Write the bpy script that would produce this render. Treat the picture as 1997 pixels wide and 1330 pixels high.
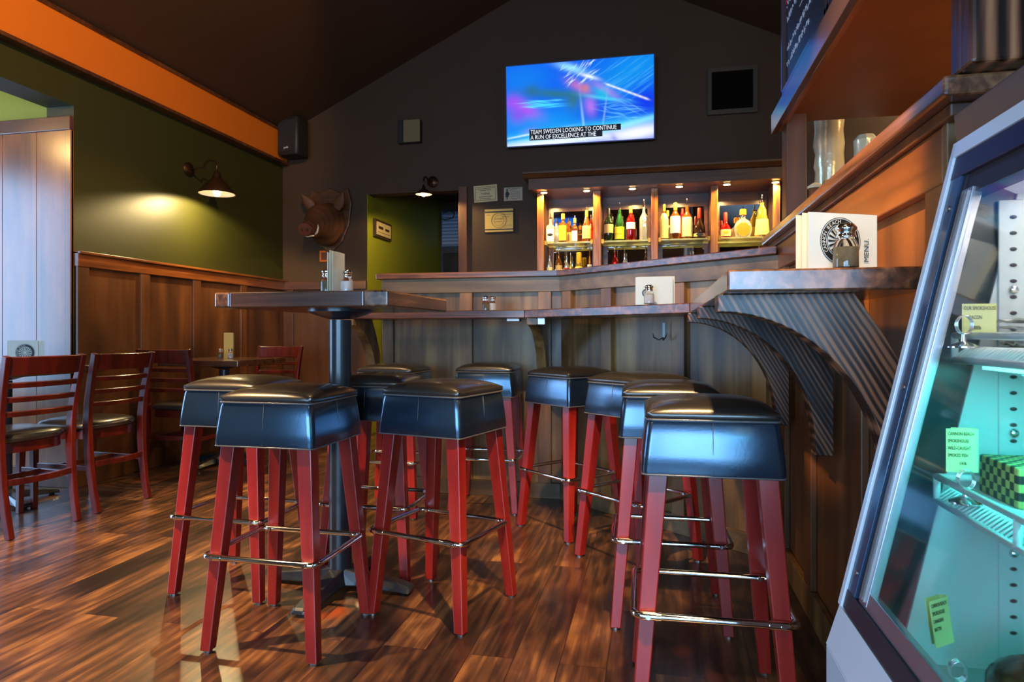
import bpy, bmesh, math, random
import numpy as np
from mathutils import Vector, Matrix
random.seed(7)
for o in list(bpy.data.objects): bpy.data.objects.remove(o)
S = bpy.context.scene
COL = S.collection
PI = math.pi

# ------------------------------------------------------------------ camera
cam = bpy.data.cameras.new('camera'); cam_o = bpy.data.objects.new('camera', cam); COL.objects.link(cam_o)
YAW = math.atan(279.5 / 1300)
cam.sensor_width = 36; cam.lens = 1300 / 1997 * 36
cam.shift_y = -15 / 1997
cam.clip_start = 0.03
cam_o.location = (0, 0, 0.95); cam_o.rotation_euler = (PI / 2, 0, YAW)
S.camera = cam_o
S.view_settings.view_transform = 'Standard'; S.view_settings.look = 'None'
S.view_settings.gamma = 1; S.view_settings.use_curve_mapping = False
S.view_settings.exposure = 0.65

def c(r, g, b, a=1):
    f = lambda v: (v / 255 / 12.92) if v / 255 <= .04045 else ((v / 255 + .055) / 1.055) ** 2.4
    return (f(r), f(g), f(b), a)

# ------------------------------------------------------------------ world
W = bpy.data.worlds.new('world'); S.world = W; W.use_nodes = True
W.node_tree.nodes['Background'].inputs[0].default_value = (0.45, 0.6, 0.95, 1)
W.node_tree.nodes['Background'].inputs[1].default_value = 1.0

def area_light(name, loc, target, sx, sy, power, col):
    l = bpy.data.lights.new(name, 'AREA'); l.shape = 'RECTANGLE'; l.size = sx; l.size_y = sy
    l.energy = power; l.color = col
    o = bpy.data.objects.new(name, l); COL.objects.link(o); o.location = loc
    o.rotation_euler = (Vector(target) - Vector(loc)).to_track_quat('-Z', 'Y').to_euler()
    return o
def spot(name, loc, target, power, col, angle=100, blend=.5, r=.04, parent=None):
    l = bpy.data.lights.new(name, 'SPOT'); l.energy = power; l.color = col; l.spot_size = math.radians(angle)
    l.spot_blend = blend; l.shadow_soft_size = r
    o = bpy.data.objects.new(name, l); COL.objects.link(o)
    o.rotation_euler = (Vector(target) - Vector(loc)).to_track_quat('-Z', 'Y').to_euler()
    o.location = loc
    if parent:
        o.location = Vector(loc) - parent.location; o.parent = parent
    return o
def point(name, loc, power, col, r=.03, parent=None):
    l = bpy.data.lights.new(name, 'POINT'); l.energy = power; l.color = col; l.shadow_soft_size = r
    o = bpy.data.objects.new(name, l); COL.objects.link(o); o.location = loc
    if parent:
        o.location = Vector(loc) - parent.location; o.parent = parent
    return o
# daylight standing in the windows behind the camera and in the side room
WARM = (1.0, .62, .28)
area_light('daylight_window', (-1.6, -2.98, 1.25), (-1.6, 3, 1.25), 1.7, 1.4, 88, (.34, .64, 1.0))
area_light('daylight_window', (0.35, -2.98, 1.25), (0.35, 3, 1.25), 1.7, 1.4, 88, (.34, .64, 1.0))
area_light('daylight_side_room', (-6.15, 1.9, 1.45), (-3.5, 2.2, 1.2), 2.0, 2.0, 78, (.34, .60, 1.0))
point_jobs = [('side_room_light', (-4.7, 2.2, 2.5), 16, (1, .62, .22), .08), ('kitchen_light', (1.35, 1.9, 1.68), 13, (1, .60, .24), .06)]  # added fill: warms the side room wall, brightens kitchen cups and soffit

# ------------------------------------------------------------------ materials
def newmat(name):
    m = bpy.data.materials.new(name); m.use_nodes = True
    return m, m.node_tree.nodes, m.node_tree.links, m.node_tree.nodes['Principled BSDF']
def mat(name, col, rough=.5, metal=0, trans=0, ior=1.45, emit=None, es=0, coat=0, bump=0, bscale=60, alpha=1, vary=0, spec=.5):
    m, N, L, b = newmat(name)
    b.inputs['Base Color'].default_value = col; b.inputs['Roughness'].default_value = rough
    b.inputs['Metallic'].default_value = metal; b.inputs['Transmission Weight'].default_value = trans
    b.inputs['IOR'].default_value = ior; b.inputs['Coat Weight'].default_value = coat
    b.inputs['Coat Roughness'].default_value = .12; b.inputs['Alpha'].default_value = alpha
    b.inputs['Specular IOR Level'].default_value = spec
    if emit: b.inputs['Emission Color'].default_value = emit; b.inputs['Emission Strength'].default_value = es
    if bump or vary:
        tc = N.new('ShaderNodeTexCoord'); nz = N.new('ShaderNodeTexNoise'); nz.inputs['Scale'].default_value = bscale
        nz.inputs['Detail'].default_value = 6
        L.new(tc.outputs['Object'], nz.inputs['Vector'])
        if bump:
            bp = N.new('ShaderNodeBump'); bp.inputs['Strength'].default_value = bump; bp.inputs['Distance'].default_value = .0012
            L.new(nz.outputs['Fac'], bp.inputs['Height']); L.new(bp.outputs[0], b.inputs['Normal'])
        if vary:
            n2 = N.new('ShaderNodeTexNoise'); n2.inputs['Scale'].default_value = 3; n2.inputs['Detail'].default_value = 5
            L.new(tc.outputs['Object'], n2.inputs['Vector'])
            r = N.new('ShaderNodeValToRGB'); r.color_ramp.elements[0].position = .3; r.color_ramp.elements[1].position = .7
            r.color_ramp.elements[0].color = [v * (1 - vary) for v in col[:3]] + [1]
            r.color_ramp.elements[1].color = [min(1, v * (1 + vary)) for v in col[:3]] + [1]
            L.new(n2.outputs['Fac'], r.inputs[0]); L.new(r.outputs[0], b.inputs['Base Color'])
    return m
def wood(name, dark, mid, light, axis='z', rough=.35, coat=.3, fine=28, bump=.15, rot=(0, 0, 0), blotch=1.0, stripes=0):
    m, N, L, b = newmat(name)
    tc = N.new('ShaderNodeTexCoord'); mr = N.new('ShaderNodeMapping'); mr.inputs['Rotation'].default_value = rot
    mp = N.new('ShaderNodeMapping'); s = {'x': (.06, 1, 1), 'y': (1, .06, 1), 'z': (1, 1, .06)}[axis]
    mp.inputs['Scale'].default_value = s
    L.new(tc.outputs['Object'], mr.inputs['Vector']); L.new(mr.outputs[0], mp.inputs['Vector'])
    n1 = N.new('ShaderNodeTexNoise'); n1.inputs['Scale'].default_value = fine; n1.inputs['Detail'].default_value = 8
    n1.inputs['Distortion'].default_value = .6; L.new(mp.outputs[0], n1.inputs['Vector'])
    n2 = N.new('ShaderNodeTexNoise'); n2.inputs['Scale'].default_value = 4.5; n2.inputs['Detail'].default_value = 4
    mp2 = N.new('ShaderNodeMapping'); mp2.inputs['Scale'].default_value = {'x': (.35, 1, 1), 'y': (1, .35, 1), 'z': (1, 1, .35)}[axis]
    L.new(mr.outputs[0], mp2.inputs['Vector']); L.new(mp2.outputs[0], n2.inputs['Vector'])
    mx = N.new('ShaderNodeMath'); mx.operation = 'MULTIPLY_ADD'; mx.inputs[1].default_value = blotch
    L.new(n2.outputs['Fac'], mx.inputs[0]); L.new(n1.outputs['Fac'], mx.inputs[2])
    md = N.new('ShaderNodeMath'); md.operation = 'DIVIDE'; md.inputs[1].default_value = 1 + blotch
    L.new(mx.outputs[0], md.inputs[0]); last = md
    if stripes:
        wv = N.new('ShaderNodeTexWave'); wv.inputs['Scale'].default_value = stripes; wv.inputs['Distortion'].default_value = 3.2
        wv.inputs['Detail'].default_value = 3; wv.inputs['Detail Scale'].default_value = .6
        wv.bands_direction = {'z': 'X', 'x': 'Z', 'y': 'X'}[axis]
        L.new(mp2.outputs[0], wv.inputs['Vector'])
        ms = N.new('ShaderNodeMath'); ms.operation = 'MULTIPLY_ADD'; ms.inputs[1].default_value = .26
        ma = N.new('ShaderNodeMath'); ma.operation = 'SUBTRACT'; ma.inputs[1].default_value = .13
        L.new(md.outputs[0], ma.inputs[0]); L.new(wv.outputs['Fac'], ms.inputs[0]); L.new(ma.outputs[0], ms.inputs[2]); last = ms
    r = N.new('ShaderNodeValToRGB'); e = r.color_ramp.elements
    e[0].position = .36; e[0].color = dark; e[1].position = .66; e[1].color = light
    k = e.new(.5); k.color = mid
    L.new(last.outputs[0], r.inputs[0]); L.new(r.outputs[0], b.inputs['Base Color'])
    bp = N.new('ShaderNodeBump'); bp.inputs['Strength'].default_value = bump; bp.inputs['Distance'].default_value = .0015
    L.new(last.outputs[0], bp.inputs['Height']); L.new(bp.outputs[0], b.inputs['Normal'])
    b.inputs['Roughness'].default_value = rough; b.inputs['Coat Weight'].default_value = coat; b.inputs['Coat Roughness'].default_value = .2
    return m

def floor_mat():
    m, N, L, b = newmat('floor_planks')
    tc = N.new('ShaderNodeTexCoord')
    sw = N.new('ShaderNodeMapping'); sw.inputs['Rotation'].default_value = (0, 0, PI / 2)
    L.new(tc.outputs['Object'], sw.inputs['Vector'])
    br = N.new('ShaderNodeTexBrick'); br.inputs['Scale'].default_value = 1
    br.inputs['Brick Width'].default_value = 1.35; br.inputs['Row Height'].default_value = .135; br.inputs['Mortar Size'].default_value = .0009
    br.offset = .41; br.inputs['Color1'].default_value = (0, 0, 0, 1); br.inputs['Color2'].default_value = (1, 1, 1, 1)
    br.inputs['Mortar'].default_value = (.5, .5, .5, 1)
    L.new(sw.outputs[0], br.inputs['Vector'])
    # shift grain per plank
    cx = N.new('ShaderNodeVectorMath'); cx.operation = 'MULTIPLY'; cx.inputs[1].default_value = (7, 13, 5)
    L.new(br.outputs['Color'], cx.inputs[0])
    ad = N.new('ShaderNodeVectorMath'); ad.operation = 'ADD'; L.new(tc.outputs['Object'], ad.inputs[0]); L.new(cx.outputs[0], ad.inputs[1])
    mp = N.new('ShaderNodeMapping'); mp.inputs['Scale'].default_value = (1, .3, 1); L.new(ad.outputs[0], mp.inputs['Vector'])
    n1 = N.new('ShaderNodeTexNoise'); n1.inputs['Scale'].default_value = 11; n1.inputs['Detail'].default_value = 7; n1.inputs['Distortion'].default_value = 1.6
    L.new(mp.outputs[0], n1.inputs['Vector'])
    wv = N.new('ShaderNodeTexWave'); wv.inputs['Scale'].default_value = 7; wv.inputs['Distortion'].default_value = 9; wv.inputs['Detail'].default_value = 3
    wv.inputs['Detail Scale'].default_value = 1.2; wv.bands_direction = 'X'
    mp3 = N.new('ShaderNodeMapping'); mp3.inputs['Scale'].default_value = (1, .22, 1); L.new(ad.outputs[0], mp3.inputs['Vector']); L.new(mp3.outputs[0], wv.inputs['Vector'])
    n2 = N.new('ShaderNodeTexNoise'); n2.inputs['Scale'].default_value = 3.6; n2.inputs['Detail'].default_value = 5; n2.inputs['Distortion'].default_value = .6
    mp2 = N.new('ShaderNodeMapping'); mp2.inputs['Scale'].default_value = (1, .55, 1); L.new(ad.outputs[0], mp2.inputs['Vector']); L.new(mp2.outputs[0], n2.inputs['Vector'])
    def m2(op, a, bb, va=None, vb=None):
        n = N.new('ShaderNodeMath'); n.operation = op
        if a: L.new(a, n.inputs[0])
        else: n.inputs[0].default_value = va
        if bb: L.new(bb, n.inputs[1])
        else: n.inputs[1].default_value = vb
        return n.outputs[0]
    mpf = N.new('ShaderNodeMapping'); mpf.inputs['Scale'].default_value = (1, .035, 1); L.new(ad.outputs[0], mpf.inputs['Vector'])
    nf = N.new('ShaderNodeTexNoise'); nf.inputs['Scale'].default_value = 85; nf.inputs['Detail'].default_value = 5; nf.inputs['Distortion'].default_value = .4; L.new(mpf.outputs[0], nf.inputs['Vector'])
    sep = N.new('ShaderNodeSeparateColor'); L.new(br.outputs['Color'], sep.inputs[0])
    v = m2('MULTIPLY', n1.outputs['Fac'], None, vb=.30)
    v = m2('ADD', v, m2('MULTIPLY', wv.outputs['Fac'], None, vb=.06))
    v = m2('ADD', v, m2('MULTIPLY', n2.outputs['Fac'], None, vb=.62))
    v = m2('ADD', v, m2('MULTIPLY', m2('SUBTRACT', nf.outputs['Fac'], None, vb=.5), None, vb=.24))
    v = m2('ADD', v, m2('MULTIPLY', sep.outputs[0], None, vb=.08))
    r = N.new('ShaderNodeValToRGB'); e = r.color_ramp.elements
    e[0].position = .36; e[0].color = c(32, 21, 16); e[1].position = .72; e[1].color = c(168, 116, 66)
    for p, q in ((.43, c(46, 31, 23)), (.50, c(68, 45, 31)), (.59, c(102, 66, 42))):
        k = e.new(p); k.color = q
    L.new(v, r.inputs[0])
    vo = N.new('ShaderNodeTexVoronoi'); vo.inputs['Scale'].default_value = 2.3
    mpv = N.new('ShaderNodeMapping'); mpv.inputs['Scale'].default_value = (1, .75, 1); L.new(ad.outputs[0], mpv.inputs['Vector']); L.new(mpv.outputs[0], vo.inputs['Vector'])
    kr = N.new('ShaderNodeValToRGB'); kr.color_ramp.elements[0].position = .03; kr.color_ramp.elements[0].color = (1, 1, 1, 1)
    kr.color_ramp.elements[1].position = .12; kr.color_ramp.elements[1].color = (0, 0, 0, 1)
    L.new(vo.outputs['Distance'], kr.inputs[0])
    mk = N.new('ShaderNodeMix'); mk.data_type = 'RGBA'; L.new(kr.outputs[0], mk.inputs[0]); L.new(r.outputs[0], mk.inputs[6]); mk.inputs[7].default_value = c(176, 84, 34)
    mm = N.new('ShaderNodeMix'); mm.data_type = 'RGBA'; L.new(br.outputs['Fac'], mm.inputs[0]); L.new(mk.outputs[2], mm.inputs[6]); mm.inputs[7].default_value = c(25, 14, 10)
    L.new(mm.outputs[2], b.inputs['Base Color'])
    bp = N.new('ShaderNodeBump'); bp.inputs['Strength'].default_value = .12; bp.inputs['Distance'].default_value = .003
    L.new(m2('SUBTRACT', v, br.outputs['Fac']), bp.inputs['Height']); L.new(bp.outputs[0], b.inputs['Normal'])
    b.inputs['Roughness'].default_value = .33; b.inputs['Coat Weight'].default_value = .35; b.inputs['Coat Roughness'].default_value = .16
    return m

M = {}
M['floor'] = floor_mat()
M['wallfar'] = mat('dark_umber_paint', c(66, 43, 20), .65, bump=.1, bscale=90)
M['wallgreen'] = mat('olive_green_paint', c(50, 50, 13), .5, bump=.25, bscale=70)
M['hallgreen'] = mat('bright_olive_paint', c(150, 150, 34), .55, bump=.1)
M['ceiling'] = mat('dark_brown_ceiling_paint', c(66, 44, 26), .6, bump=.1)
M['orange'] = mat('burnt_orange_paint', c(205, 108, 24), .45, bump=.12)
M['wainscot'] = wood('walnut_wainscot', c(56, 31, 15), c(84, 48, 22), c(112, 68, 33), rough=.42, coat=.06, fine=9, bump=.03, blotch=1.6)
M['wainrail'] = wood('walnut_rail', c(84, 42, 18), c(118, 64, 28), c(158, 90, 42), axis='y', rough=.3, coat=.4)
M['wainrailx'] = wood('walnut_rail_cross', c(64, 32, 16), c(92, 50, 24), c(128, 76, 38), axis='x', rough=.3, coat=.4)
M['barpanel'] = wood('smoky_bar_panel', c(58, 38, 18), c(116, 86, 48), c(164, 130, 78), rough=.42, coat=.06, fine=18, bump=.06, blotch=1.5)
M['barbatten'] = wood('bar_batten', c(74, 46, 22), c(124, 86, 46), c(172, 124, 64), rough=.42, coat=.06, fine=14, bump=.06, blotch=1.8)
M['barrail'] = wood('bar_rail', c(62, 46, 28), c(108, 84, 52), c(144, 116, 74), axis='x', rough=.42, coat=.06, fine=14, bump=.06, blotch=1.6)
M['plank'] = wood('rough_plank_top', c(46, 24, 14), c(92, 52, 30), c(150, 92, 54), axis='x', rough=.3, coat=.35, fine=40, bump=.3, blotch=.5)
M['planky'] = wood('rough_plank_top_y', c(46, 26, 18), c(96, 60, 38), c(150, 100, 66), axis='y', rough=.26, coat=.8, fine=40, bump=.35, blotch=.5)
M['tabletop'] = wood('pub_table_wood', c(42, 24, 16), c(70, 42, 28), c(100, 64, 44), axis='x', rough=.26, coat=.9, fine=34, bump=.15, blotch=.6)
M['bracket'] = wood('bracket_wood', c(20, 11, 7), c(66, 42, 29), c(150, 100, 68), axis='z', rough=.42, coat=.1, fine=30, bump=.3, rot=(0, math.radians(30), 0), blotch=.3, stripes=26)
M['panelwarm'] = wood('half_wall_panel', c(70, 42, 22), c(110, 68, 34), c(150, 94, 48), rough=.42, coat=.06, fine=10, bump=.06, blotch=1.5)
M['railwarm'] = wood('half_wall_rail', c(96, 54, 26), c(134, 80, 40), c(170, 108, 56), axis='y', rough=.3, coat=.3, fine=14, bump=.06)
M['postrough'] = wood('rough_sawn_post', c(26, 12, 6), c(96, 56, 34), c(170, 112, 74), axis='z', rough=.3, coat=.4, fine=30, bump=.9, blotch=.5, stripes=9)
M['oak'] = wood('golden_oak', c(96, 50, 16), c(160, 92, 30), c(206, 138, 50), rough=.3, coat=.3, fine=34, blotch=.6)
M['cabdark'] = wood('cabinet_brown', c(48, 25, 10), c(80, 44, 18), c(110, 64, 28), axis='x', rough=.4, coat=.15)
M['soffit'] = mat('chestnut_painted_soffit', c(124, 70, 26), .5, vary=.15)
M['soffitedge'] = mat('dark_satin_fascia', c(70, 55, 60), .25, coat=.4)
M['red'] = wood('mahogany_red', c(84, 12, 9), c(142, 28, 20), c(182, 52, 38), rough=.32, coat=.35, fine=12, bump=.02, blotch=1.8)
M['redchair'] = wood('cherry_chair', c(50, 9, 5), c(78, 17, 10), c(106, 30, 18), rough=.28, coat=.4, fine=16, bump=.03)
M['leather'] = mat('black_vinyl_blue_sheen', (.008, .014, .024, 1), .24, bump=.12, bscale=160, coat=.25, spec=1.0)
M['leather'].node_tree.nodes['Principled BSDF'].inputs['Specular Tint'].default_value = (.42, .70, 1, 1)  # blue window reflection put into the specular tint and navy base
M['leather'].node_tree.nodes['Principled BSDF'].inputs['IOR'].default_value = 1.68
M['leathertop'] = mat('black_vinyl_top', (.020, .017, .014, 1), .32, bump=.12, bscale=160, coat=.4, spec=.9)
M['pipe'] = mat('grey_piping', (.10, .10, .10, 1), .28, coat=.5)
M['chrome'] = mat('chrome', (.80, .80, .80, 1), .08, metal=1)
M['blackmetal'] = mat('black_powdercoat', (.018, .022, .028, 1), .3, bump=.05, coat=.2)
M['bronze'] = mat('aged_bronze', c(70, 48, 32), .35, metal=.8)
M['blackplastic'] = mat('black_plastic', (.014, .012, .010, 1), .5)
M['tan'] = mat('tan_plastic', c(120, 100, 62), .5)
M['paper'] = mat('white_card', c(208, 216, 208), .6)
M['cream'] = mat('cream_card', c(226, 220, 188), .6)
M['ink'] = mat('black_ink', (.012, .012, .014, 1), .5)
M['glass'] = mat('clear_glass', (1, 1, 1, 1), .02, trans=1, ior=1.45)
M['salt'] = mat('salt', c(225, 225, 225), .8)
M['pepper'] = mat('ground_pepper', c(120, 112, 88), .9, bump=.8, bscale=500, vary=.3)
M['white'] = mat('white_plastic', c(235, 235, 230), .4)
M['gilt'] = mat('gold_certificate', c(214, 176, 92), .5)
M['sign'] = mat('ivory_sign', c(212, 186, 132), .5)
M['signgrey'] = mat('greige_sign', c(176, 158, 128), .5)
M['frame'] = mat('walnut_frame', c(70, 48, 26), .4)
M['sill'] = mat('shade_white', (.9, .85, .75, 1), .5)
M['bulb'] = mat('lit_bulb', (1, .9, .7, 1), .5, emit=(1, .72, .36, 1), es=9)
M['puck'] = mat('lit_puck', (1, .9, .7, 1), .5, emit=(1, .66, .25, 1), es=9)
M['mirror'] = mat('mirror', (.75, .75, .75, 1), .03, metal=1)
M['glassedge'] = mat('glass_shelf', (.75, .85, .45, 1), .6, alpha=.35, spec=0)
M['brass'] = mat('brass', c(190, 140, 60), .3, metal=1)
M['steel'] = mat('brushed_steel', c(175, 165, 160), .38, metal=1)
M['alu'] = mat('aluminium', c(178, 178, 184), .3, metal=.85)
M['casewhite'] = mat('white_enamel', c(225, 230, 235), .25, coat=.3)
M['bluegasket'] = mat('slate_blue_gasket', c(40, 66, 96), .3, coat=.2)
M['gasket'] = mat('dark_rubber', (.025, .022, .03, 1), .4)
M['casein'] = mat('case_liner', c(198, 206, 204), .35)
M['wire'] = mat('white_coated_wire', c(220, 232, 228), .3, coat=.3)
M['plexi'] = mat('clear_plexi', (.93, .97, .97, 1), .04, trans=1, ior=1.2)
M['tag'] = mat('pale_yellow_card', c(224, 226, 150), .6)
M['meat'] = mat('brown_smoked_meat', c(96, 50, 24), .3, coat=.6, vary=.5, bump=.4, bscale=25)
M['plasticwrap'] = mat('parchment_wrap', c(214, 206, 190), .4, bump=.6, bscale=40)
M['boar'] = mat('boar_hide', c(92, 54, 28), .6, bump=1.0, bscale=60, vary=.35)
M['boarnose'] = mat('boar_snout', c(96, 48, 32), .35, bump=.3, bscale=60)
M['ivory'] = mat('ivory_tusk', c(240, 222, 190), .3)
M['chalk'] = mat('chalk_white', c(215, 215, 225), .7)
M['chalkred'] = mat('chalk_red', c(200, 30, 50), .6)
M['board'] = mat('black_chalkboard', (.03, .028, .034, 1), .35)
M['foil'] = mat('crinkled_clear_wrap', c(225, 212, 176), .2, metal=.25, bump=1.0, bscale=50, vary=.4)
M['cardbox'] = mat('tan_card_yellow_lit_box', c(220, 180, 96), .6)
M['outside'] = mat('louvred_pane', c(110, 118, 135), .25)

# ------------------------------------------------------------------ mesh helpers
def NB(): return bmesh.new()
def box(bm, x0, x1, y0, y1, z0, z1):
    vs = [bm.verts.new((x, y, z)) for x in (x0, x1) for y in (y0, y1) for z in (z0, z1)]
    for f in ((0, 1, 3, 2), (4, 6, 7, 5), (0, 4, 5, 1), (2, 3, 7, 6), (0, 2, 6, 4), (1, 5, 7, 3)):
        bm.faces.new([vs[i] for i in f])
def obox(bm, p, ex, ey, ez, a, b, d):   # oriented box: origin p, unit dirs, sizes
    p = Vector(p); ex, ey, ez = Vector(ex), Vector(ey), Vector(ez)
    vs = [bm.verts.new(p + ex * (a * i) + ey * (b * j) + ez * (d * k)) for i in (0, 1) for j in (0, 1) for k in (0, 1)]
    for f in ((0, 1, 3, 2), (4, 6, 7, 5), (0, 4, 5, 1), (2, 3, 7, 6), (0, 2, 6, 4), (1, 5, 7, 3)):
        bm.faces.new([vs[i] for i in f])
def prism(bm, pts, axis, a, b):
    def mk(p, w):
        return {'z': (p[0], p[1], w), 'y': (p[0], w, p[1]), 'x': (w, p[0], p[1])}[axis]
    v0 = [bm.verts.new(mk(p, a)) for p in pts]; v1 = [bm.verts.new(mk(p, b)) for p in pts]
    n = len(pts); bm.faces.new(v0); bm.faces.new(v1[::-1])
    for i in range(n): bm.faces.new((v0[i], v0[(i + 1) % n], v1[(i + 1) % n], v1[i]))
def loft(bm, rings, cap=True, closed=True):
    R = [[bm.verts.new(p) for p in r] for r in rings]; n = len(R[0])
    for a, b in zip(R, R[1:]):
        for i in range(n if closed else n - 1): bm.faces.new((a[i], a[(i + 1) % n], b[(i + 1) % n], b[i]))
    if cap: bm.faces.new(R[0][::-1]); bm.faces.new(R[-1])
def lathe(bm, prof, cen=(0, 0, 0), n=20, cap=True):
    loft(bm, [[(cen[0] + r * math.cos(2 * PI * i / n), cen[1] + r * math.sin(2 * PI * i / n), cen[2] + z) for i in range(n)] for r, z in prof], cap)
def sweep(bm, path, w, d, side):       # rectangular section; side = direction of width w
    P = [Vector(p) for p in path]; side = Vector(side).normalized(); rings = []
    for i, p in enumerate(P):
        t = (P[min(i + 1, len(P) - 1)] - P[max(i - 1, 0)]).normalized(); s = (side - t * side.dot(t)).normalized(); u = t.cross(s)
        ww = w[i] if isinstance(w, (list, tuple)) else w; dd = d[i] if isinstance(d, (list, tuple)) else d
        rings.append([p + s * ww / 2 * a + u * dd / 2 * b for a, b in ((-1, -1), (1, -1), (1, 1), (-1, 1))])
    loft(bm, rings)
def tube(bm, path, r, n=10, closed=False):
    P = [Vector(p) for p in path]; L = len(P); rings = []; ref = None
    for i, p in enumerate(P):
        if closed: t = (P[(i + 1) % L] - P[(i - 1) % L]).normalized()
        else: t = (P[min(i + 1, L - 1)] - P[max(i - 1, 0)]).normalized()
        if ref is None: ref = Vector((0, 0, 1)) if abs(t.z) < .9 else Vector((1, 0, 0))
        s = (ref - t * ref.dot(t)).normalized(); ref = s; u = t.cross(s)
        rr = r[i] if isinstance(r, (list, tuple)) else r
        rings.append([p + s * rr * math.cos(2 * PI * k / n) + u * rr * math.sin(2 * PI * k / n) for k in range(n)])
    if closed:
        V = [[bm.verts.new(q) for q in rg] for rg in rings]
        for i in range(L):
            a, b = V[i], V[(i + 1) % L]
            for k in range(n): bm.faces.new((a[k], a[(k + 1) % n], b[(k + 1) % n], b[k]))
    else: loft(bm, rings)
def ellipsoid(bm, cen, rad, rot=None, seg=20):
    m = Matrix.Translation(cen)
    if rot: m = m @ Matrix.Rotation(rot[0], 4, rot[1])
    bmesh.ops.create_uvsphere(bm, u_segments=seg, v_segments=seg // 2 + 2, radius=1, matrix=m @ Matrix.Diagonal((*rad, 1)))
def rrect(h, r, z, n=5, h2=None):
    h2 = h2 or h; out = []
    for cx, cy, a0 in ((h - r, h2 - r, 0), (-h + r, h2 - r, 90), (-h + r, -h2 + r, 180), (h - r, -h2 + r, 270)):
        for k in range(n): a = math.radians(a0 + 90 * k / (n - 1)); out.append((cx + r * math.cos(a), cy + r * math.sin(a), z))
    return out
def obj(name, bm, m, parent=None, smooth=False, bev=0, seg=2, loc=None, rz=None):
    bmesh.ops.recalc_face_normals(bm, faces=bm.faces)
    me = bpy.data.meshes.new(name); bm.to_mesh(me); bm.free()
    o = bpy.data.objects.new(name, me); COL.objects.link(o)
    for x in (m if isinstance(m, (list, tuple)) else [m]): me.materials.append(x)
    if smooth:
        for p in me.polygons: p.use_smooth = True
        if smooth != 'all': me.set_sharp_from_angle(angle=math.radians(smooth if smooth is not True else 40))
    if bev:
        b = o.modifiers.new('bevel', 'BEVEL'); b.width = bev; b.segments = seg; b.limit_method = 'ANGLE'; b.angle_limit = math.radians(35); b.harden_normals = False
    if parent: o.parent = parent
    if loc is not None: o.location = loc
    if rz is not None: o.rotation_euler = (0, 0, rz)
    return o
def thing(name, label, cat, loc=(0, 0, 0), rz=0, group=None):
    o = bpy.data.objects.new(name, None); COL.objects.link(o); o.empty_display_size = .1
    o.location = loc; o.rotation_euler = (0, 0, rz); return tag(o, label, cat, group)
def tag(o, label, cat, group=None):
    o['label'] = label; o['category'] = cat
    if group: o['group'] = group
    return o
def struct(o):
    o['kind'] = 'structure'; return o
def kids(o): return [x for x in bpy.data.objects if x.parent == o]
def copy_tree(o, parent=None):
    cp = o.copy(); COL.objects.link(cp); cp.parent = parent
    for ch in kids(o): copy_tree(ch, cp)
    return cp
def dup(o, loc, rz, label, group=None):
    cp = copy_tree(o); cp.location = loc; cp.rotation_euler = (0, 0, rz); cp['label'] = label
    if group: cp['group'] = group
    return cp
def B(name, dims, m, parent=None, bev=0):
    bm = NB(); box(bm, *dims); return obj(name, bm, m, parent, bev=bev)
def text(s, size, p, right, up, m, parent=None, name='lettering', align='LEFT', ext=.0004, sx=1.0):
    cu = bpy.data.curves.new(name, 'FONT'); cu.body = s; cu.size = size; cu.extrude = ext; cu.align_x = align; cu.resolution_u = 2
    t = bpy.data.objects.new(name, cu); COL.objects.link(t)
    me = bpy.data.meshes.new_from_object(t.evaluated_get(bpy.context.evaluated_depsgraph_get()))
    bpy.data.objects.remove(t); bpy.data.curves.remove(cu)
    r = Vector(right).normalized(); u = Vector(up).normalized(); n = r.cross(u)
    mt = Matrix(((r.x * sx, u.x, n.x, p[0]), (r.y * sx, u.y, n.y, p[1]), (r.z * sx, u.z, n.z, p[2]), (0, 0, 0, 1)))
    me.transform(mt); me.materials.clear(); me.materials.append(m)
    o = bpy.data.objects.new(name, me); COL.objects.link(o)
    if parent: o.parent = parent
    return o
def join_parts(objs, name, parent):
    """fold several freshly made lettering meshes into one part"""
    bm = NB()
    for o in objs: bm.from_mesh(o.data)
    m = objs[0].data.materials[0]
    for o in objs: bpy.data.objects.remove(o)
    return obj(name, bm, m, parent)

# ================================================================== SETTING
XL, YF, XR = -3.5, 5.8, 2.13
struct(B('floor', (-6.4, 2.2, -3.1, 8.2, -.1, 0), M['floor']))
# far wall with doorway, gable shaped
DX0, DX1, DZ = -2.63, -1.70, 2.245
bm = NB()
zt = lambda x: 4.19 - .476 * abs(x + .683)
prism(bm, [(XL - .1, 0), (DX0, 0), (DX0, DZ), (DX1, DZ), (DX1, 0), (XR + .1, 0), (XR + .1, zt(XR + .1)), (-.683, 4.19), (XL - .1, zt(XL - .1))], 'y', YF, YF + .12)
struct(obj('wall_far', bm, M['wallfar']))
# ceiling slopes
bm = NB()
prism(bm, [(XL - .25, zt(XL - .25)), (-.683, 4.19), (XR + .25, zt(XR + .25)), (XR + .25, zt(XR + .25) + .1), (-.683, 4.30), (XL - .25, zt(XL - .25) + .1)], 'y', -3.1, YF + .12)
struct(obj('ceiling', bm, M['ceiling']))
# left wall: opening y .3..3.44 below z 2.352
bm = NB()
prism(bm, [(-3.1, 0), (.3, 0), (.3, 2.352), (3.445, 2.352), (3.445, 0), (YF, 0), (YF, 2.78), (-3.1, 2.78)], 'x', XL - .2, XL)
struct(obj('wall_left', bm, M['wallgreen']))
struct(B('wall_right', (XR, XR + .1, -3.1, YF, 0, 2.87), M['wallfar']))
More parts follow.
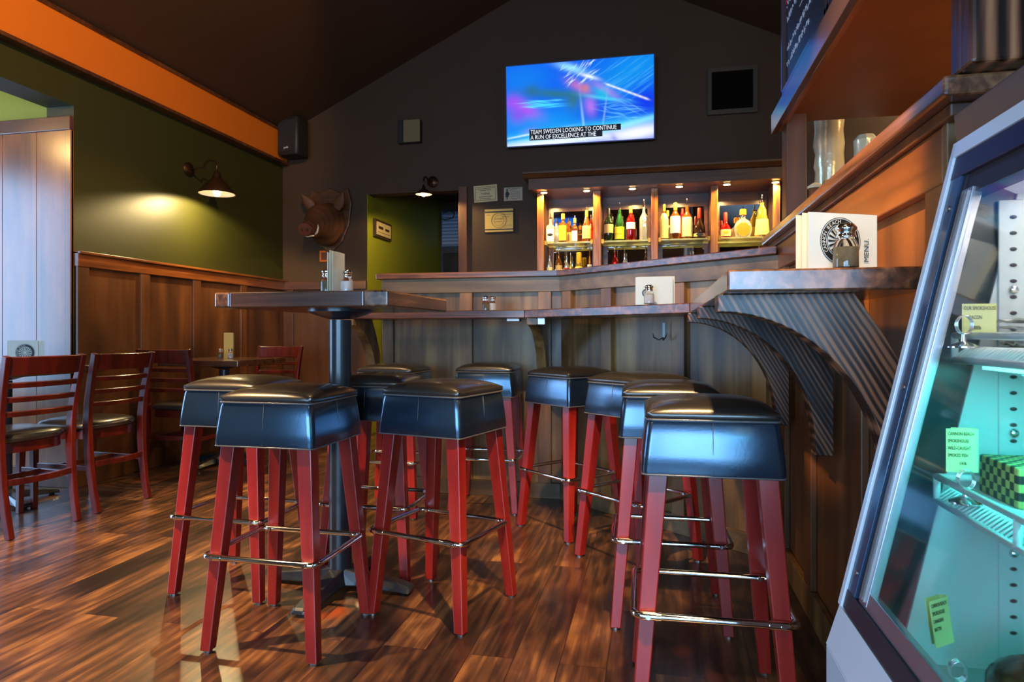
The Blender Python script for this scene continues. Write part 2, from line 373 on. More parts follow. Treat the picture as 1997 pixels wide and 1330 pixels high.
# back wall with two window openings
bm = NB()
for d in ((XL - .2, -2.5, 0, 2.9), (-.7, -.55, 0, 2.9), (1.25, XR + .1, 0, 2.9)): box(bm, d[0], d[1], -3.1, -3.0, d[2], d[3])
for x0, x1 in ((-2.5, -.7), (-.55, 1.25)):
    box(bm, x0, x1, -3.1, -3.0, 0, .55); box(bm, x0, x1, -3.1, -3.0, 2.0, 2.9)
prism(bm, [(XL - .2, 2.9), (XR + .2, 2.9), (-.683, 4.28)], 'y', -3.1, -3.0)
struct(obj('wall_back', bm, M['wallfar']))
for k, (x0, x1) in enumerate(((-2.5, -.7), (-.55, 1.25))):
    bm = NB()
    box(bm, x0, x1, -3.0, -2.95, .49, .55); box(bm, x0, x1, -3.0, -2.95, 2.0, 2.06)
    for x in (x0, (x0 + x1) / 2 - .02, x1 - .04): box(bm, x, x + .04, -2.975, -2.95, .55, 2.0)
    box(bm, x0, x1, -2.975, -2.95, 1.43, 1.46)
    struct(obj('window_%d' % (k + 1), bm, M['cabdark']))
# orange beam band with dark edge mouldings
struct(B('trim_1', (XL, XL + .06, -3.0, YF - .02, 2.575, 2.845), M['orange']))
struct(B('trim_2', (XL, XL + .075, -3.0, YF, 2.553, 2.575), M['cabdark']))
bm = NB(); prism(bm, [(XL, 2.845), (XL + .075, 2.845), (XL + .075, 2.868), (XL, 2.845)][:3], 'y', -3.0, YF)
struct(obj('trim_3', bm, M['cabdark']))
# side room beyond the opening
bm = NB(); box(bm, -6.2, XL - .2, 3.46, 3.56, 0, 2.7); struct(obj('wall_side_room', bm, M['hallgreen']))
bm = NB()
box(bm, -6.3, -6.2, 2.95, 3.56, 0, 2.7); box(bm, -6.3, -6.2, -1.0, .85, 0, 2.7); box(bm, -6.3, -6.2, .85, 2.95, 0, .4); box(bm, -6.3, -6.2, .85, 2.95, 2.5, 2.7)
struct(obj('wall_side_room_left', bm, M['hallgreen']))
struct(B('ceiling_side_room', (-6.3, XL - .2, -1.0, 3.56, 2.7, 2.8), M['ceiling']))
struct(B('wall_side_room_back', (-6.3, XL - .2, -1.1, -1.0, 0, 2.7), M['hallgreen']))
bm = NB()
for y in (.85, 1.88, 2.91): box(bm, -6.22, -6.18, y, y + .04, .4, 2.5)
box(bm, -6.22, -6.18, .85, 2.95, .4, .45); box(bm, -6.22, -6.18, .85, 2.95, 2.45, 2.5)
struct(obj('window_3', bm, M['cabdark']))
# glossy board panelling on the side room wall (faces us through the opening)
M['sidepanel'] = wood('glossy_brown_boards', c(78, 44, 22), c(124, 74, 36), c(160, 100, 52), rough=.24, coat=.5, fine=8, bump=.02, blotch=1.2)
bm = NB()
for i in range(10):
    x1 = -3.502 - .26 * i; box(bm, x1 - .258, x1, 3.43, 3.46, .12, 2.2)
struct(obj('trim_4', bm, M['sidepanel'], bev=.002))
struct(B('trim_5', (-6.2, -3.502, 3.42, 3.46, 2.2, 2.285), M['wainrailx'], bev=.004))
struct(B('trim_6', (-3.545, -3.502, 3.425, 3.445, .12, 2.2), M['sidepanel'], bev=.003))
struct(B('baseboard_side_room', (-6.2, -3.502, 3.425, 3.46, 0, .12), M['wainscot'], bev=.003))
# wainscot, left wall
bm = NB(); box(bm, XL, XL + .018, 3.46, YF, .12, 1.37); struct(obj('trim_7', bm, M['wainscot']))
bm = NB()
for y in (3.44, 3.955, 4.49, 5.09): box(bm, XL + .018, XL + .036, y, y + .085, .12, 1.365)
struct(obj('trim_8', bm, M['wainscot'], bev=.003))
bm = NB(); box(bm, XL, XL + .04, 3.44, YF, 1.362, 1.455); box(bm, XL, XL + .055, 3.44, YF, 1.44, 1.458)
struct(obj('trim_9', bm, M['wainrail'], bev=.004))
struct(B('baseboard_left', (XL, XL + .03, 3.44, YF, 0, .13), M['wainscot'], bev=.003))
# wainscot, far wall left of the doorway
bm = NB(); box(bm, XL, DX0, YF - .018, YF, .12, 1.37)
for x in (XL + .06, -3.02): box(bm, x, x + .07, YF - .036, YF - .018, .12, 1.365)
struct(obj('trim_10', bm, M['wainscot'], bev=.002))
struct(B('trim_11', (XL, DX0, YF - .04, YF, 1.362, 1.44), M['wainrailx'], bev=.004))
struct(B('baseboard_far', (XL, DX0, YF - .03, YF, 0, .13), M['wainscot'], bev=.003))
# passage behind the doorway
struct(B('wall_passage_left', (DX0 - .1, DX0, YF + .12, 8.0, 0, 2.6), M['hallgreen']))
bm = NB(); box(bm, DX0, DX0 + .004, YF, YF + .12, 0, DZ); struct(obj('trim_16', bm, M['hallgreen']))
struct(B('wall_passage_right', (-1.2, -1.1, YF + .12, 8.0, 0, 2.6), M['wallfar']))
struct(B('wall_passage_end', (DX0 - .1, -1.1, 8.0, 8.1, 0, 2.7), M['wallfar']))
struct(B('ceiling_passage', (DX0 - .1, -1.1, YF + .12, 8.1, 2.6, 2.7), M['ceiling']))
d1 = struct(B('door_1', (-2.62, -1.7, 7.95, 8.0, 0, 2.5), M['gasket']))
bm = NB(); box(bm, -2.60, -1.9, 7.93, 7.95, 2.03, 2.46)
obj('window_blind', bm, M['outside'], d1)
bm = NB()
for k in range(9): box(bm, -2.59, -1.95, 7.924, 7.93, 2.06 + k * .042, 2.085 + k * .042)
obj('slat', bm, mat('blind_slats', c(150, 158, 180), .3), d1)
bm = NB(); box(bm, -2.58, -2.0, 7.93, 7.95, .9, 1.95); obj('glass_panel', bm, mat('night_blue_glass', c(14, 22, 30), .1), d1)
bm = NB(); tube(bm, [(-2.58, 7.915, 2.44), (-2.5, 7.915, 2.47), (-2.43, 7.915, 2.44), (-2.45, 7.915, 2.38), (-2.55, 7.915, 2.36), (-2.6, 7.915, 2.37)], .008); obj('scroll_ornament', bm, M['gasket'], d1, smooth=True)
# door casing on the right of the opening
struct(B('trim_12', (DX1 - .035, DX1 + .045, YF - .03, YF + .13, 0, DZ + .03), M['wainscot'], bev=.004))

# ---- half wall to the kitchen
HX = .515
w = struct(B('wall_kitchen', (HX + .018, .66, 1.31, 3.12, 0, 1.33), M['barpanel']))
bm = NB(); box(bm, HX + .004, HX + .018, 1.31, 2.93, .1, 1.22); struct(obj('trim_13', bm, M['panelwarm']))
bm = NB()
for a, b_ in ((1.31, 1.40), (1.80, 1.90), (2.35, 2.45), (2.80, 2.90)): box(bm, HX - .016, HX + .004, a, b_, .1, 1.23)
struct(obj('trim_14', bm, M['panelwarm'], bev=.003))
bm = NB(); box(bm, HX - .02, HX + .004, 1.31, 3.1, 1.215, 1.315); struct(obj('trim_15', bm, M['railwarm'], bev=.003))
struct(B('baseboard_kitchen', (HX - .018, HX + .004, 1.31, 2.93, 0, .10), M['barbatten'], bev=.003))
bm = NB(); box(bm, HX - .02, HX + .10, 1.29, 1.31, 0, 1.33); box(bm, HX + .1, .66, 1.298, 1.31, 0, 1.33)
struct(obj('trim_17', bm, M['barpanel'], bev=.002))
# thick cap of the half wall
bm = NB(); box(bm, .46, .74, 1.21, 3.12, 1.338, 1.372)
struct(obj('trim_18', bm, M['planky'], bev=.006))
bm = NB(); box(bm, .485, .70, 1.25, 3.10, 1.315, 1.338); struct(obj('trim_19', bm, M['cabdark'], bev=.003))
# posts on the cap
struct(B('trim_20', (.482, .62, 1.165, 1.245, 1.372, 1.76), M['postrough'], bev=.006))
struct(B('trim_21', (.47, .54, 2.60, 2.69, 1.372, 1.76), M['wainscot'], bev=.003))
# soffit and bulkhead over the pass-through
struct(B('ceiling_soffit', (.47, 2.12, -.6, 2.70, 1.752, 1.79), M['soffit']))
struct(B('trim_22', (.435, .455, -.6, 2.715, 1.713, 1.788), M['soffitedge'], bev=.002))
struct(B('trim_23', (.455, .475, -.6, 2.705, 1.722, 1.79), M['wainrail']))
struct(B('wall_bulkhead', (.50, .60, -.6, 2.70, 1.79, 3.58), M['wallfar']))
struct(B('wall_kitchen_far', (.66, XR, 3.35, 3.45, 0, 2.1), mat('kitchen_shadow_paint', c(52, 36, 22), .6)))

# ================================================================== BAR
A40 = math.radians(40)
BXL, BY, BBX = -1.62, 3.80, -.53          # left end, front plane, bend x
BRY = BY - (HX - BBX) * math.tan(A40)     # y where the angled run meets the half wall
ux = Vector((math.cos(A40), -math.sin(A40), 0)); un = Vector((-math.sin(A40), -math.cos(A40), 0))
LEN = (HX - BBX) / math.cos(A40)
bar = thing('bar_counter', 'dark smoky wood bar with battened front, bent toward the half wall', 'bar counter', (BBX, BY, 0))
def P2(*a): return [Vector((x - BBX, y - BY, z)) for x, y, z in a]
bm = NB()
pts = [(BXL, BY + .015), (BBX, BY + .015), (HX, BRY + .015), (HX, BRY + .33), (BBX + .1, BY + .27), (BXL, BY + .27)]
prism(bm, [(x - BBX, y - BY) for x, y in pts], 'z', .02, 1.275); obj('front_panel', bm, M['barpanel'], bar)
def bar_rail(bm, z0, z1, t):
    k = t * math.tan(A40 / 2)
    pts = [(BXL, BY + .015), (BXL, BY - t), (BBX - k, BY - t), (HX, BRY - t / math.cos(A40)), (HX, BRY + .015), (BBX, BY + .015)]
    prism(bm, [(x - BBX, y - BY) for x, y in pts], 'z', z0, z1)
bm = NB(); bar_rail(bm, 1.19, 1.275, .016); obj('top_rail', bm, M['barrail'], bar, bev=.002)
bm = NB(); bar_rail(bm, .0, .088, .014); obj('baseboard', bm, M['barrail'], bar, bev=.002)
for x in (BXL, -1.13, -.66):
    bm = NB(); w_ = .07 if x == BXL else .075
    box(bm, x - BBX, x + w_ - BBX, -.013, .02, .088, 1.19); obj('batten', bm, M['barbatten'], bar, bev=.002)
for s in (.02, .33, .80, 1.22):
    bm = NB(); obox(bm, ux * s - un * .02, ux, -un, (0, 0, 1), .075, -.033, 1.102)
    for v in bm.verts: v.co.z += .088
    obj('batten', bm, M['barbatten'], bar, bev=.002)
bm = NB(); t = .04; k = t * math.tan(A40 / 2)
pts = [(BXL - .03, BY - t), (BBX - k, BY - t), (HX - .03, BRY + .03 * math.tan(A40) - t / math.cos(A40)), (HX - .03, BRY + .45), (BBX + .13, BY + .34), (BXL - .03, BY + .34)]
prism(bm, [(x - BBX, y - BY) for x, y in pts], 'z', 1.275, 1.31); obj('bar_top', bm, M['plank'], bar, bev=.004)

# ledge running round the bar and the half wall
ledge = thing('drink_ledge', 'thick plank drink ledge at elbow height along bar front and half wall', 'ledge', (BBX, BY, 1.03))
OX, OY = .135, 1.335
lx = -.668; ly = 3.42; my = 2.746
def lp(*p): return [(x - BBX, y - BY) for x, y in p]
bm = NB(); prism(bm, lp((-1.66, ly), (lx, ly), (BBX - .007, BY - .016), (-1.66, BY - .016)), 'z', 0, .042); obj('ledge_board', bm, M['plank'], ledge, bev=.004)
bm = NB(); prism(bm, lp((lx, ly), (OX, my), (HX - .017, BRY - .004), (BBX - .007, BY - .016)), 'z', 0, .042); obj('ledge_board', bm, M['plank'], ledge, bev=.004)
bm = NB(); prism(bm, lp((OX, OY), (HX - .017, OY), (HX - .017, BRY - .004), (OX, my)), 'z', 0, .042)
obj('ledge_board', bm, M['planky'], ledge, bev=.004)
def bracket(origin, out, thick, depth=.372, drop=.43, m=None):
    # centre of curvature lies below and outside: concave underside
    o = Vector(origin) - Vector((BBX, BY, 1.03)); out = Vector(out); sd = out.cross(Vector((0, 0, 1)))
    n = 16; pts = [(.115, 0), (depth, 0), (depth, -.036)]
    for i in range(1, n + 1):
        a = i / n * PI / 2
        pts.append((.048 + (depth - .048) * (1 - math.sin(a)), -drop + .03 + (drop - .066) * math.cos(a)))
    pts += [(.048, -drop), (0.0, -drop), (0, -.20), (.06, -.085)]
    bm = NB(); r0 = [bm.verts.new(o + out * u + Vector((0, 0, v))) for u, v in pts]; r1 = [bm.verts.new(o + out * u + Vector((0, 0, v)) + sd * thick) for u, v in pts]
    k = len(pts); bm.faces.new(r0); bm.faces.new(r1[::-1])
    for i in range(k): bm.faces.new((r0[i], r0[(i + 1) % k], r1[(i + 1) % k], r1[i]))
    return obj('bracket', bm, m or M['bracket'], ledge, bev=.002)
for y in (1.345, 1.975, 2.62): bracket((HX - .018, y + .075, 1.03), (-1, 0, 0), .075)
for x in (-1.63, -.60): bracket((x, BY - .018, 1.03), (0, -1, 0), .055, m=M['barpanel'])
bm = NB(); q = Vector((-.66 - .12, 3.52, 0)) - Vector((BBX, BY, 0)); box(bm, q.x, q.x + .07, q.y - .03, q.y + .03, -.016, 0); obj('mounting_plate', bm, M['steel'], ledge, bev=.002)
bm = NB(); q = Vector((-.60, 3.44, 0)) - Vector((BBX, BY, 0)); box(bm, q.x, q.x + .04, q.y - .02, q.y + .02, -.035, 0); obj('mounting_plate', bm, M['steel'], ledge, bev=.002)
hk = Vector((BBX, BY, 0)) + ux * .76 + un * .02
h = thing('coat_hook', 'small black double hook under the ledge, on the angled bar front', 'hook', (hk.x, hk.y, .93))
bm = NB(); obox(bm, (-.006, -.006, 0), (1, 0, 0), (0, 1, 0), (0, 0, 1), .012, .012, .07); obj('back_plate', bm, M['blackmetal'], h)
for sg in (-1, 1):
    bm = NB(); tube(bm, [tuple(un * .004), tuple(un * .02 + ux * sg * .012 + Vector((0, 0, -.012))), tuple(un * .03 + ux * sg * .035), tuple(un * .03 + ux * sg * .042 + Vector((0, 0, .018)))], .0035, 6); obj('prong', bm, M['blackmetal'], h, smooth=True)

# ================================================================== STOOLS
def make_stool():
    r = thing('bar_stool', '', 'bar stool')
    bm = NB(); loft(bm, [rrect(hh, rr, z) for z, hh, rr in ((.612, .150, .012), (.612, .163, .014), (.622, .165, .016), (.66, .1625, .018), (.70, .158, .018), (.73, .1545, .018), (.741, .150, .016))])
    obj('seat_skirt', bm, M['leather'], r, smooth=50)
    bm = NB(); tube(bm, [(x, y, .743) for x, y, z in rrect(.1545, .02, 0, 6)], .0032, 6, closed=True)
    obj('piping', bm, M['pipe'], r, smooth='all')
    bm = NB(); tube(bm, [(x, y, .613) for x, y, z in rrect(.1645, .016, 0, 6)], .0022, 6, closed=True)
    for a in range(4):
        m = Matrix.Rotation(a * PI / 2, 3, 'Z')
        tube(bm, [m @ Vector((0, -.1648 + .0003, .618)), m @ Vector((0, -.1588, .70)), m @ Vector((0, -.1548, .738))], .0009, 5)
    obj('seam', bm, M['pipe'], r, smooth='all')
    bm = NB(); n = 16
    g = {}
    for i in range(n + 1):
        for j in range(n + 1):
            u, v = -1 + 2 * i / n, -1 + 2 * j / n
            u2, v2 = math.copysign(abs(u) ** .8, u), math.copysign(abs(v) ** .8, v)
            k = max(0, (1 - abs(u2) ** 3.2)) * max(0, (1 - abs(v2) ** 3.2))
            e = 1 - .03 * (abs(u2) * abs(v2)) ** 6
            g[i, j] = bm.verts.new((.156 * u2 * e, .156 * v2 * e, .760 + .030 * k ** .6))
    for i in range(n):
        for j in range(n): bm.faces.new((g[i, j], g[i + 1, j], g[i + 1, j + 1], g[i, j + 1]))
    edge = [g[i, 0] for i in range(n)] + [g[n, j] for j in range(n)] + [g[i, n] for i in range(n, 0, -1)] + [g[0, j] for j in range(n, 0, -1)]
    lo = [bm.verts.new((v.co.x * 1.004, v.co.y * 1.004, .750)) for v in edge]; lo2 = [bm.verts.new((v.co.x * .975, v.co.y * .975, .7435)) for v in edge]
    for i in range(len(edge)):
        k = (i + 1) % len(edge); bm.faces.new((edge[i], edge[k], lo[k], lo[i])); bm.faces.new((lo[i], lo[k], lo2[k], lo2[i]))
    bm.faces.new(lo2)
    obj('seat_cushion', bm, M['leathertop'], r, smooth=60)
    for sx in (-1, 1):
        for sy in (-1, 1):
            bm = NB()
            loft(bm, [[(sx * cx + a * h, sy * cx + b * h, z) for a, b in ((-1, -1), (1, -1), (1, 1), (-1, 1))] for z, cx, h in ((.006, .174, .0165), (.30, .151, .020), (.613, .126, .0235))])
            lg = obj('leg', bm, M['red'], r, bev=.003)
            bm = NB(); lathe(bm, [(.012, 0), (.012, .007)], (sx * .174, sy * .174, 0), 10); obj('glide', bm, M['steel'], lg)
    z = .285; a, rr = .184, .022; yb = .121; path = []
    for cx, cy, a0 in ((a - rr, yb - rr, 0), (-a + rr, yb - rr, 90), (-a + rr, -a + rr, 180), (a - rr, -a + rr, 270)):
        for k in range(5): t_ = math.radians(a0 + 22.5 * k); path.append((cx + rr * math.cos(t_), cy + rr * math.sin(t_), z))
    bm = NB(); tube(bm, path, .0088, 10, closed=True); fr = obj('footrest', bm, M['chrome'], r, smooth='all')
    for sx in (-1, 1):
        for (p, q) in (((sx * .150, -.196, z), (sx * .150, -.165, z)), ((sx * .150, .105, z), (sx * .150, .135, z))):
            bm = NB(); tube(bm, [p, q], .006, 8); obj('bolt', bm, M['chrome'], fr, smooth=40)
        bm = NB(); tube(bm, [(sx * .120, -.1845, z), (sx * .162, -.1845, z)], .0105, 10); obj('sleeve', bm, M['chrome'], fr, smooth=40)
    return r
st0 = make_stool(); G1 = 'bar stools around the tall table'; G2 = 'bar stools along the drink ledge'
STOOLS = [
 (.129, 1.79, 1.4, 'black vinyl bar stool on red legs, nearest at right, half under the ledge end', G2),
 (.045, 2.349, 1.4, 'black vinyl bar stool just behind the nearest right-hand one', G2),
 (-.07, 2.86, -40.2, 'black vinyl bar stool turned toward the angled bar, third from the display case', G2),
 (-.403, 3.249, -40.3, 'black vinyl bar stool turned toward the bar where its front bends', G2),
 (-.899, 3.585, 2.3, 'black vinyl bar stool pushed square against the far straight bar front, right one', G2),
 (-1.38, 3.40, 0, 'black vinyl bar stool at the far left end of the bar, beyond the table post', G2),
 (-1.132, 1.93, -.5, 'black vinyl bar stool in front of the tall table, its skirt shining blue', G1),
 (-1.536, 2.284, -1, 'black vinyl bar stool left of the tall table, behind the front one', G1),
 (-.722, 2.232, -15, 'black vinyl bar stool right of the tall table, turned corner-on', G1),
 (-1.10, 2.56, 0, 'black vinyl bar stool behind the tall table post', G1)]
for i, (x, y, a, lb, g) in enumerate(STOOLS):
    if i == 0: st0.location = (x, y, 0); st0.rotation_euler = (0, 0, math.radians(a)); st0['label'] = lb; st0['group'] = g
    else: dup(st0, (x, y, 0), math.radians(a), lb, g)

# ================================================================== TABLES
def pedestal(parent, h, r, feet, flen=.28):
    bm = NB(); lathe(bm, [(r, .05), (r, h)], n=28); obj('pedestal_post', bm, M['blackmetal'], parent, smooth=True)
    bm = NB(); lathe(bm, [(r + .005, h + .004), (r + .05, h + .018), (.12, h + .03), (.12, h + .037)], n=28); obj('mounting_plate', bm, M['blackmetal'], parent, smooth=True)
    for k, a in enumerate(feet):
        d = Vector((math.cos(a), math.sin(a), 0)); sd = Vector((-d.y, d.x, 0)); bm = NB()
        rings = []
        for s, w_, z0, z1 in ((0, .05, .02, .085), (.08, .04, .022, .065), (flen - .05, .036, .014, .042), (flen - .01, .036, .010, .032), (flen, .03, .012, .022)):
            p = d * s; rings.append([p + sd * w_ + Vector((0, 0, z0)), p + sd * w_ * .55 + Vector((0, 0, z1)), p - sd * w_ * .55 + Vector((0, 0, z1)), p - sd * w_ + Vector((0, 0, z0))])
        loft(bm, rings); lathe(bm, [(.016, 0), (.016, .016)], tuple(d * (flen - .035)), 10)
        obj('base_foot', bm, M['blackmetal'], parent, bev=.004)
t1 = thing('pub_table', 'tall square plank-topped table on black post, with salt and menus', 'table', (-1.155, 2.31, 0))
pedestal(t1, 1.0, .041, [math.radians(-92 + 90 * k) for k in range(4)], .29)
bm = NB(); box(bm, -.262, .228, -.295, .33, 1.037, 1.09); obj('tabletop', bm, M['tabletop'], t1, bev=.004)
for x0, x1, in ((-.32, -.2622), (.2282, .312)):
    bm = NB(); box(bm, x0, x1, -.295, .33, 1.037, 1.09); obj('end_board', bm, M['planky'], t1, bev=.006)
def low_table(loc, hx, hy, label, z=.765, feet=0):
    t = thing('dining_table', label, 'table', loc, 0, 'low dining tables along the left wall')
    pedestal(t, z - .08, .036, [math.radians(feet + 90 * k) for k in range(4)], .27)
    bm = NB(); box(bm, -hx, hx, -hy, hy, z - .043, z); obj('tabletop', bm, M['tabletop'], t, bev=.004)
    return t
low_table((-3.56, 3.05, 0), .335, .345, 'low square wooden table at the left picture edge, by the opening', feet=-20)
low_table((-3.085, 4.33, 0), .315, .30, 'low square wooden table in the corner by the left wall wainscot', feet=-8)

# ================================================================== CHAIRS
def make_chair():
    r = thing('ladderback_chair', '', 'chair', group='ladder back chairs at the low tables')
    for sx in (-1, 1):
        bm = NB()
        prof = [(-.245, 0, .166), (-.222, .11, .168), (-.202, .24, .171), (-.193, .36, .173), (-.190, .46, .175), (-.200, .58, .178), (-.222, .70, .182), (-.256, .845, .187)]
        sweep(bm, [(sx * x, y, z) for y, z, x in prof], [.026] * 8, [.034, .036, .040, .044, .044, .040, .036, .030], (1, 0, 0)); obj('rear_leg', bm, M['redchair'], r, bev=.003)
    for sx in (-1, 1):
        bm = NB(); sweep(bm, [(sx * .178, .178, 0), (sx * .182, .172, .40)], [.026, .034], [.026, .034], (1, 0, 0)); obj('front_leg', bm, M['redchair'], r, bev=.003)
    def bow(z, y, hgt, bowd, xw, th=.018, tilt=.2):
        bm = NB(); pts = [(xw * t, y - bowd * (1 - t * t), z) for t in [i / 6 - 1 for i in range(13)]]
        sweep(bm, pts, hgt, th, (0, -tilt, 1)); return bm
    obj('crest_rail', bow(.798, -.240, .088, .034, .187), M['redchair'], r, bev=.003)
    for z, y in ((.708, -.222), (.640, -.209), (.572, -.199)): obj('back_slat', bow(z, y, .026, .030, .180, .016), M['redchair'], r, bev=.003)
    bm = NB()
    def seat_ring(s, z):
        out = []
        for k in range(40):
            a = 2 * PI * k / 40; cx, sy = math.cos(a), math.sin(a)
            e = .62; x = math.copysign(abs(cx) ** e, cx) * .205 * s; y = math.copysign(abs(sy) ** e, sy) * .20 * s
            out.append((x * (1 + .05 * (y / .2)), y, z))
        return out
    loft(bm, [seat_ring(.94, .385), seat_ring(.94, .432)]); obj('seat_frame', bm, M['redchair'], r, smooth=40)
    bm = NB(); loft(bm, [seat_ring(.93, .432), seat_ring(1.0, .440), seat_ring(1.01, .455), seat_ring(.96, .470), seat_ring(.80, .480), seat_ring(.4, .484), seat_ring(.05, .485)]); obj('seat_cushion', bm, M['leathertop'], r, smooth=60)
    for sx in (-1, 1):
        bm = NB(); sweep(bm, [(sx * .173, -.19, .235), (sx * .178, .165, .235)], .016, .026, (1, 0, 0)); obj('stretcher', bm, M['redchair'], r, bev=.002)
    bm = NB(); sweep(bm, [(.170 * t, -.20 - .035 * (1 - t * t) + 0, .255) for t in [i / 6 - 1 for i in range(13)]], .030, .016, (0, 0, 1)); obj('stretcher', bm, M['redchair'], r, bev=.002)
    bm = NB(); sweep(bm, [(-.176, .02, .235), (.176, .02, .235)], .026, .016, (0, 0, 1)); obj('stretcher', bm, M['redchair'], r, bev=.002)
    return r
ch = make_chair()
for i, (x, y, a, lb) in enumerate([
  (-3.125, 2.70, 84, 'cherry ladder back chair nearest the left edge, golden light on its seat'),
  (-3.115, 3.165, 86, 'cherry ladder back chair second from the left, by the white framed opening corner'),
  (-3.175, 4.07, 0, 'cherry ladder back chair with its back to us at the corner table'),
  (-2.975, 4.64, 180, 'bright red chair facing us behind the corner table')]):
    if i == 0: ch.location = (x, y, 0); ch.rotation_euler = (0, 0, math.radians(a)); ch['label'] = lb
    else: dup(ch, (x, y, 0), math.radians(a), lb)

# ================================================================== SHAKERS AND MENUS
def shaker(loc, fill, label, s=1.0, group=None):
    t = thing('salt_shaker' if fill == 'salt' else 'pepper_shaker', label, 'shaker', loc, 0, group)
    def sc(p): return [(r * s, z * s) for r, z in p]
    bm = NB(); lathe(bm, sc([(.0195, 0), (.0215, .002), (.0215, .004), (.021, .038), (.0175, .048), (.0145, .052), (.0145, .060)]), n=16); obj('glass_body', bm, M['glass'], t, smooth=35)
    bm = NB(); top = .040 if fill == 'salt' else .038; lathe(bm, sc([(.0185, .003), (.0195, .005), (.0192, top - .002), (.0185, top)]), n=16); obj('contents', bm, M[fill], t, smooth=35)
    bm = NB(); lathe(bm, sc([(.0172, .055), (.0178, .057), (.0158, .060), (.0158, .066), (.0188, .069), (.0188, .073), (.014, .079), (.006, .081)]), n=20); obj('cap', bm, M['chrome'], t, smooth=50)
    return t
LZ = 1.072
shaker((.352, 1.365, LZ), 'pepper', 'large-looking pepper shaker in front of the menu on the near ledge', 1.06)
shaker((-.025, 2.84, LZ), 'salt', 'salt shaker in front of the white card on the angled ledge')
shaker((-.898, 3.50, LZ), 'pepper', 'left shaker of the pair on the far ledge, silver topped')
shaker((-.868, 3.53, LZ), 'salt', 'right shaker of the pair on the far ledge, filled with salt')
shaker((-1.130, 2.16, 1.09), 'pepper', 'pepper shaker left of the upright menus on the tall table', 1.08)
shaker((-1.046, 2.14, 1.09), 'salt', 'salt shaker right of the upright menus on the tall table')
shaker((-3.17, 4.40, .765), 'pepper', 'shaker left of the tan cards on the corner table', .9)
shaker((-3.07, 4.38, .765), 'salt', 'shaker right of the tan cards on the corner table', .9)

def menu(loc, rz, wd, ht, label, m='paper', lean=0, logo=None, group=None, th=.0012):
    """card standing upright; local x along width, face toward -y"""
    t = thing('menu_card', label, 'menu', loc, rz, group)
    t.rotation_euler = (lean, 0, rz)
    bm = NB(); box(bm, 0, wd, 0, th, 0, ht); obj('card', bm, M[m], t)
    if logo:
        cx, cz, R = logo; f = -.0004
        bm = NB(); n = 48
        def ann(r0, r1, y=f):
            a = [bm.verts.new((cx + r0 * math.cos(2 * PI * k / n), y, cz + r0 * math.sin(2 * PI * k / n))) for k in range(n)]
            b_ = [bm.verts.new((cx + r1 * math.cos(2 * PI * k / n), y, cz + r1 * math.sin(2 * PI * k / n))) for k in range(n)]
            for k in range(n): bm.faces.new((a[k], a[(k + 1) % n], b_[(k + 1) % n], b_[k]))
        ann(R * .97, R); ann(R * .70, R * .93); ann(R * .63, R * .665)
        for k in range(16):
            a = 2 * PI * k / 16; w_ = .09; r0, r1 = R * .12, R * .60
            vs = [(r0, a - w_ * .5), (r0, a + w_ * .5), (r1, a + w_), (r1, a - w_)]
            bm.faces.new([bm.verts.new((cx + r * math.cos(q), f, cz + r * math.sin(q))) for r, q in vs])
        lg = obj('emblem', bm, M['ink'], t)
        if R > .03:
            L_ = []
            word = 'CANNON BEACH'
            for i, chh in enumerate(word):
                a = math.radians(212 - i * 10.6)
                if chh == ' ': continue
                rd = Vector((math.cos(a), 0, math.sin(a))); tg = Vector((math.sin(a), 0, -math.cos(a)))
                p = Vector((cx, -.0008, cz)) + rd * R * .745 - tg * R * .06
                L_.append(text(chh, R * .22, p, tg, rd, M['paper'], name='lettering', ext=.0001))
            join_parts(L_, 'emblem_lettering', t)
            text('MENU.', R * .34, (wd - .020, -.0006, .018), (0, 0, 1), (-1, 0, 0), M['ink'], t, 'menu_word', ext=.0001)
    return t
ang = .45
menu((.288, 1.375, LZ), ang, .157, .112, 'white menu with round compass emblem, front of the ledge stack', logo=(.072, .058, .046), lean=0)
menu((.279, 1.383, LZ), ang + .03, .15, .112, 'cream menu sheet directly behind the emblem menu', 'cream', group=None)
menu((.269, 1.389, LZ), ang + .06, .15, .109, 'cream menu sheet at the back of the ledge stack, furthest left', 'cream')
menu((-.083, 2.90, LZ), -.02, .155, .118, 'pale card with a small emblem on the angled ledge', logo=(.045, .05, .018))
menu((-.075, 2.912, LZ), -.02, .155, .120, 'second pale card tucked behind the one on the angled ledge', 'cream')
for k, (dx, hh) in enumerate(((-.003, .138), (.006, .145), (.017, .142))):
    menu((-1.095 + dx, 2.10, 1.09), PI / 2 - .05 + .03 * k, .09, hh, ['left', 'middle', 'right'][k] + ' one of three upright cards between the tall table shakers', 'paper' if k != 1 else 'cream')
menu((-3.60, 3.10, .765), .42, .155, .145, 'white emblem menu standing on the left edge table', logo=(.09, .075, .05))
menu((-3.59, 3.115, .765), .40, .17, .142, 'plain white card behind the menu on the left edge table')
menu((-3.155, 4.42, .765), .1, .075, .19, 'tan folded card standing on the corner table', 'cardbox')
menu((-3.150, 4.435, .765), -.1, .078, .185, 'second tan card behind the first on the corner table', 'tan')

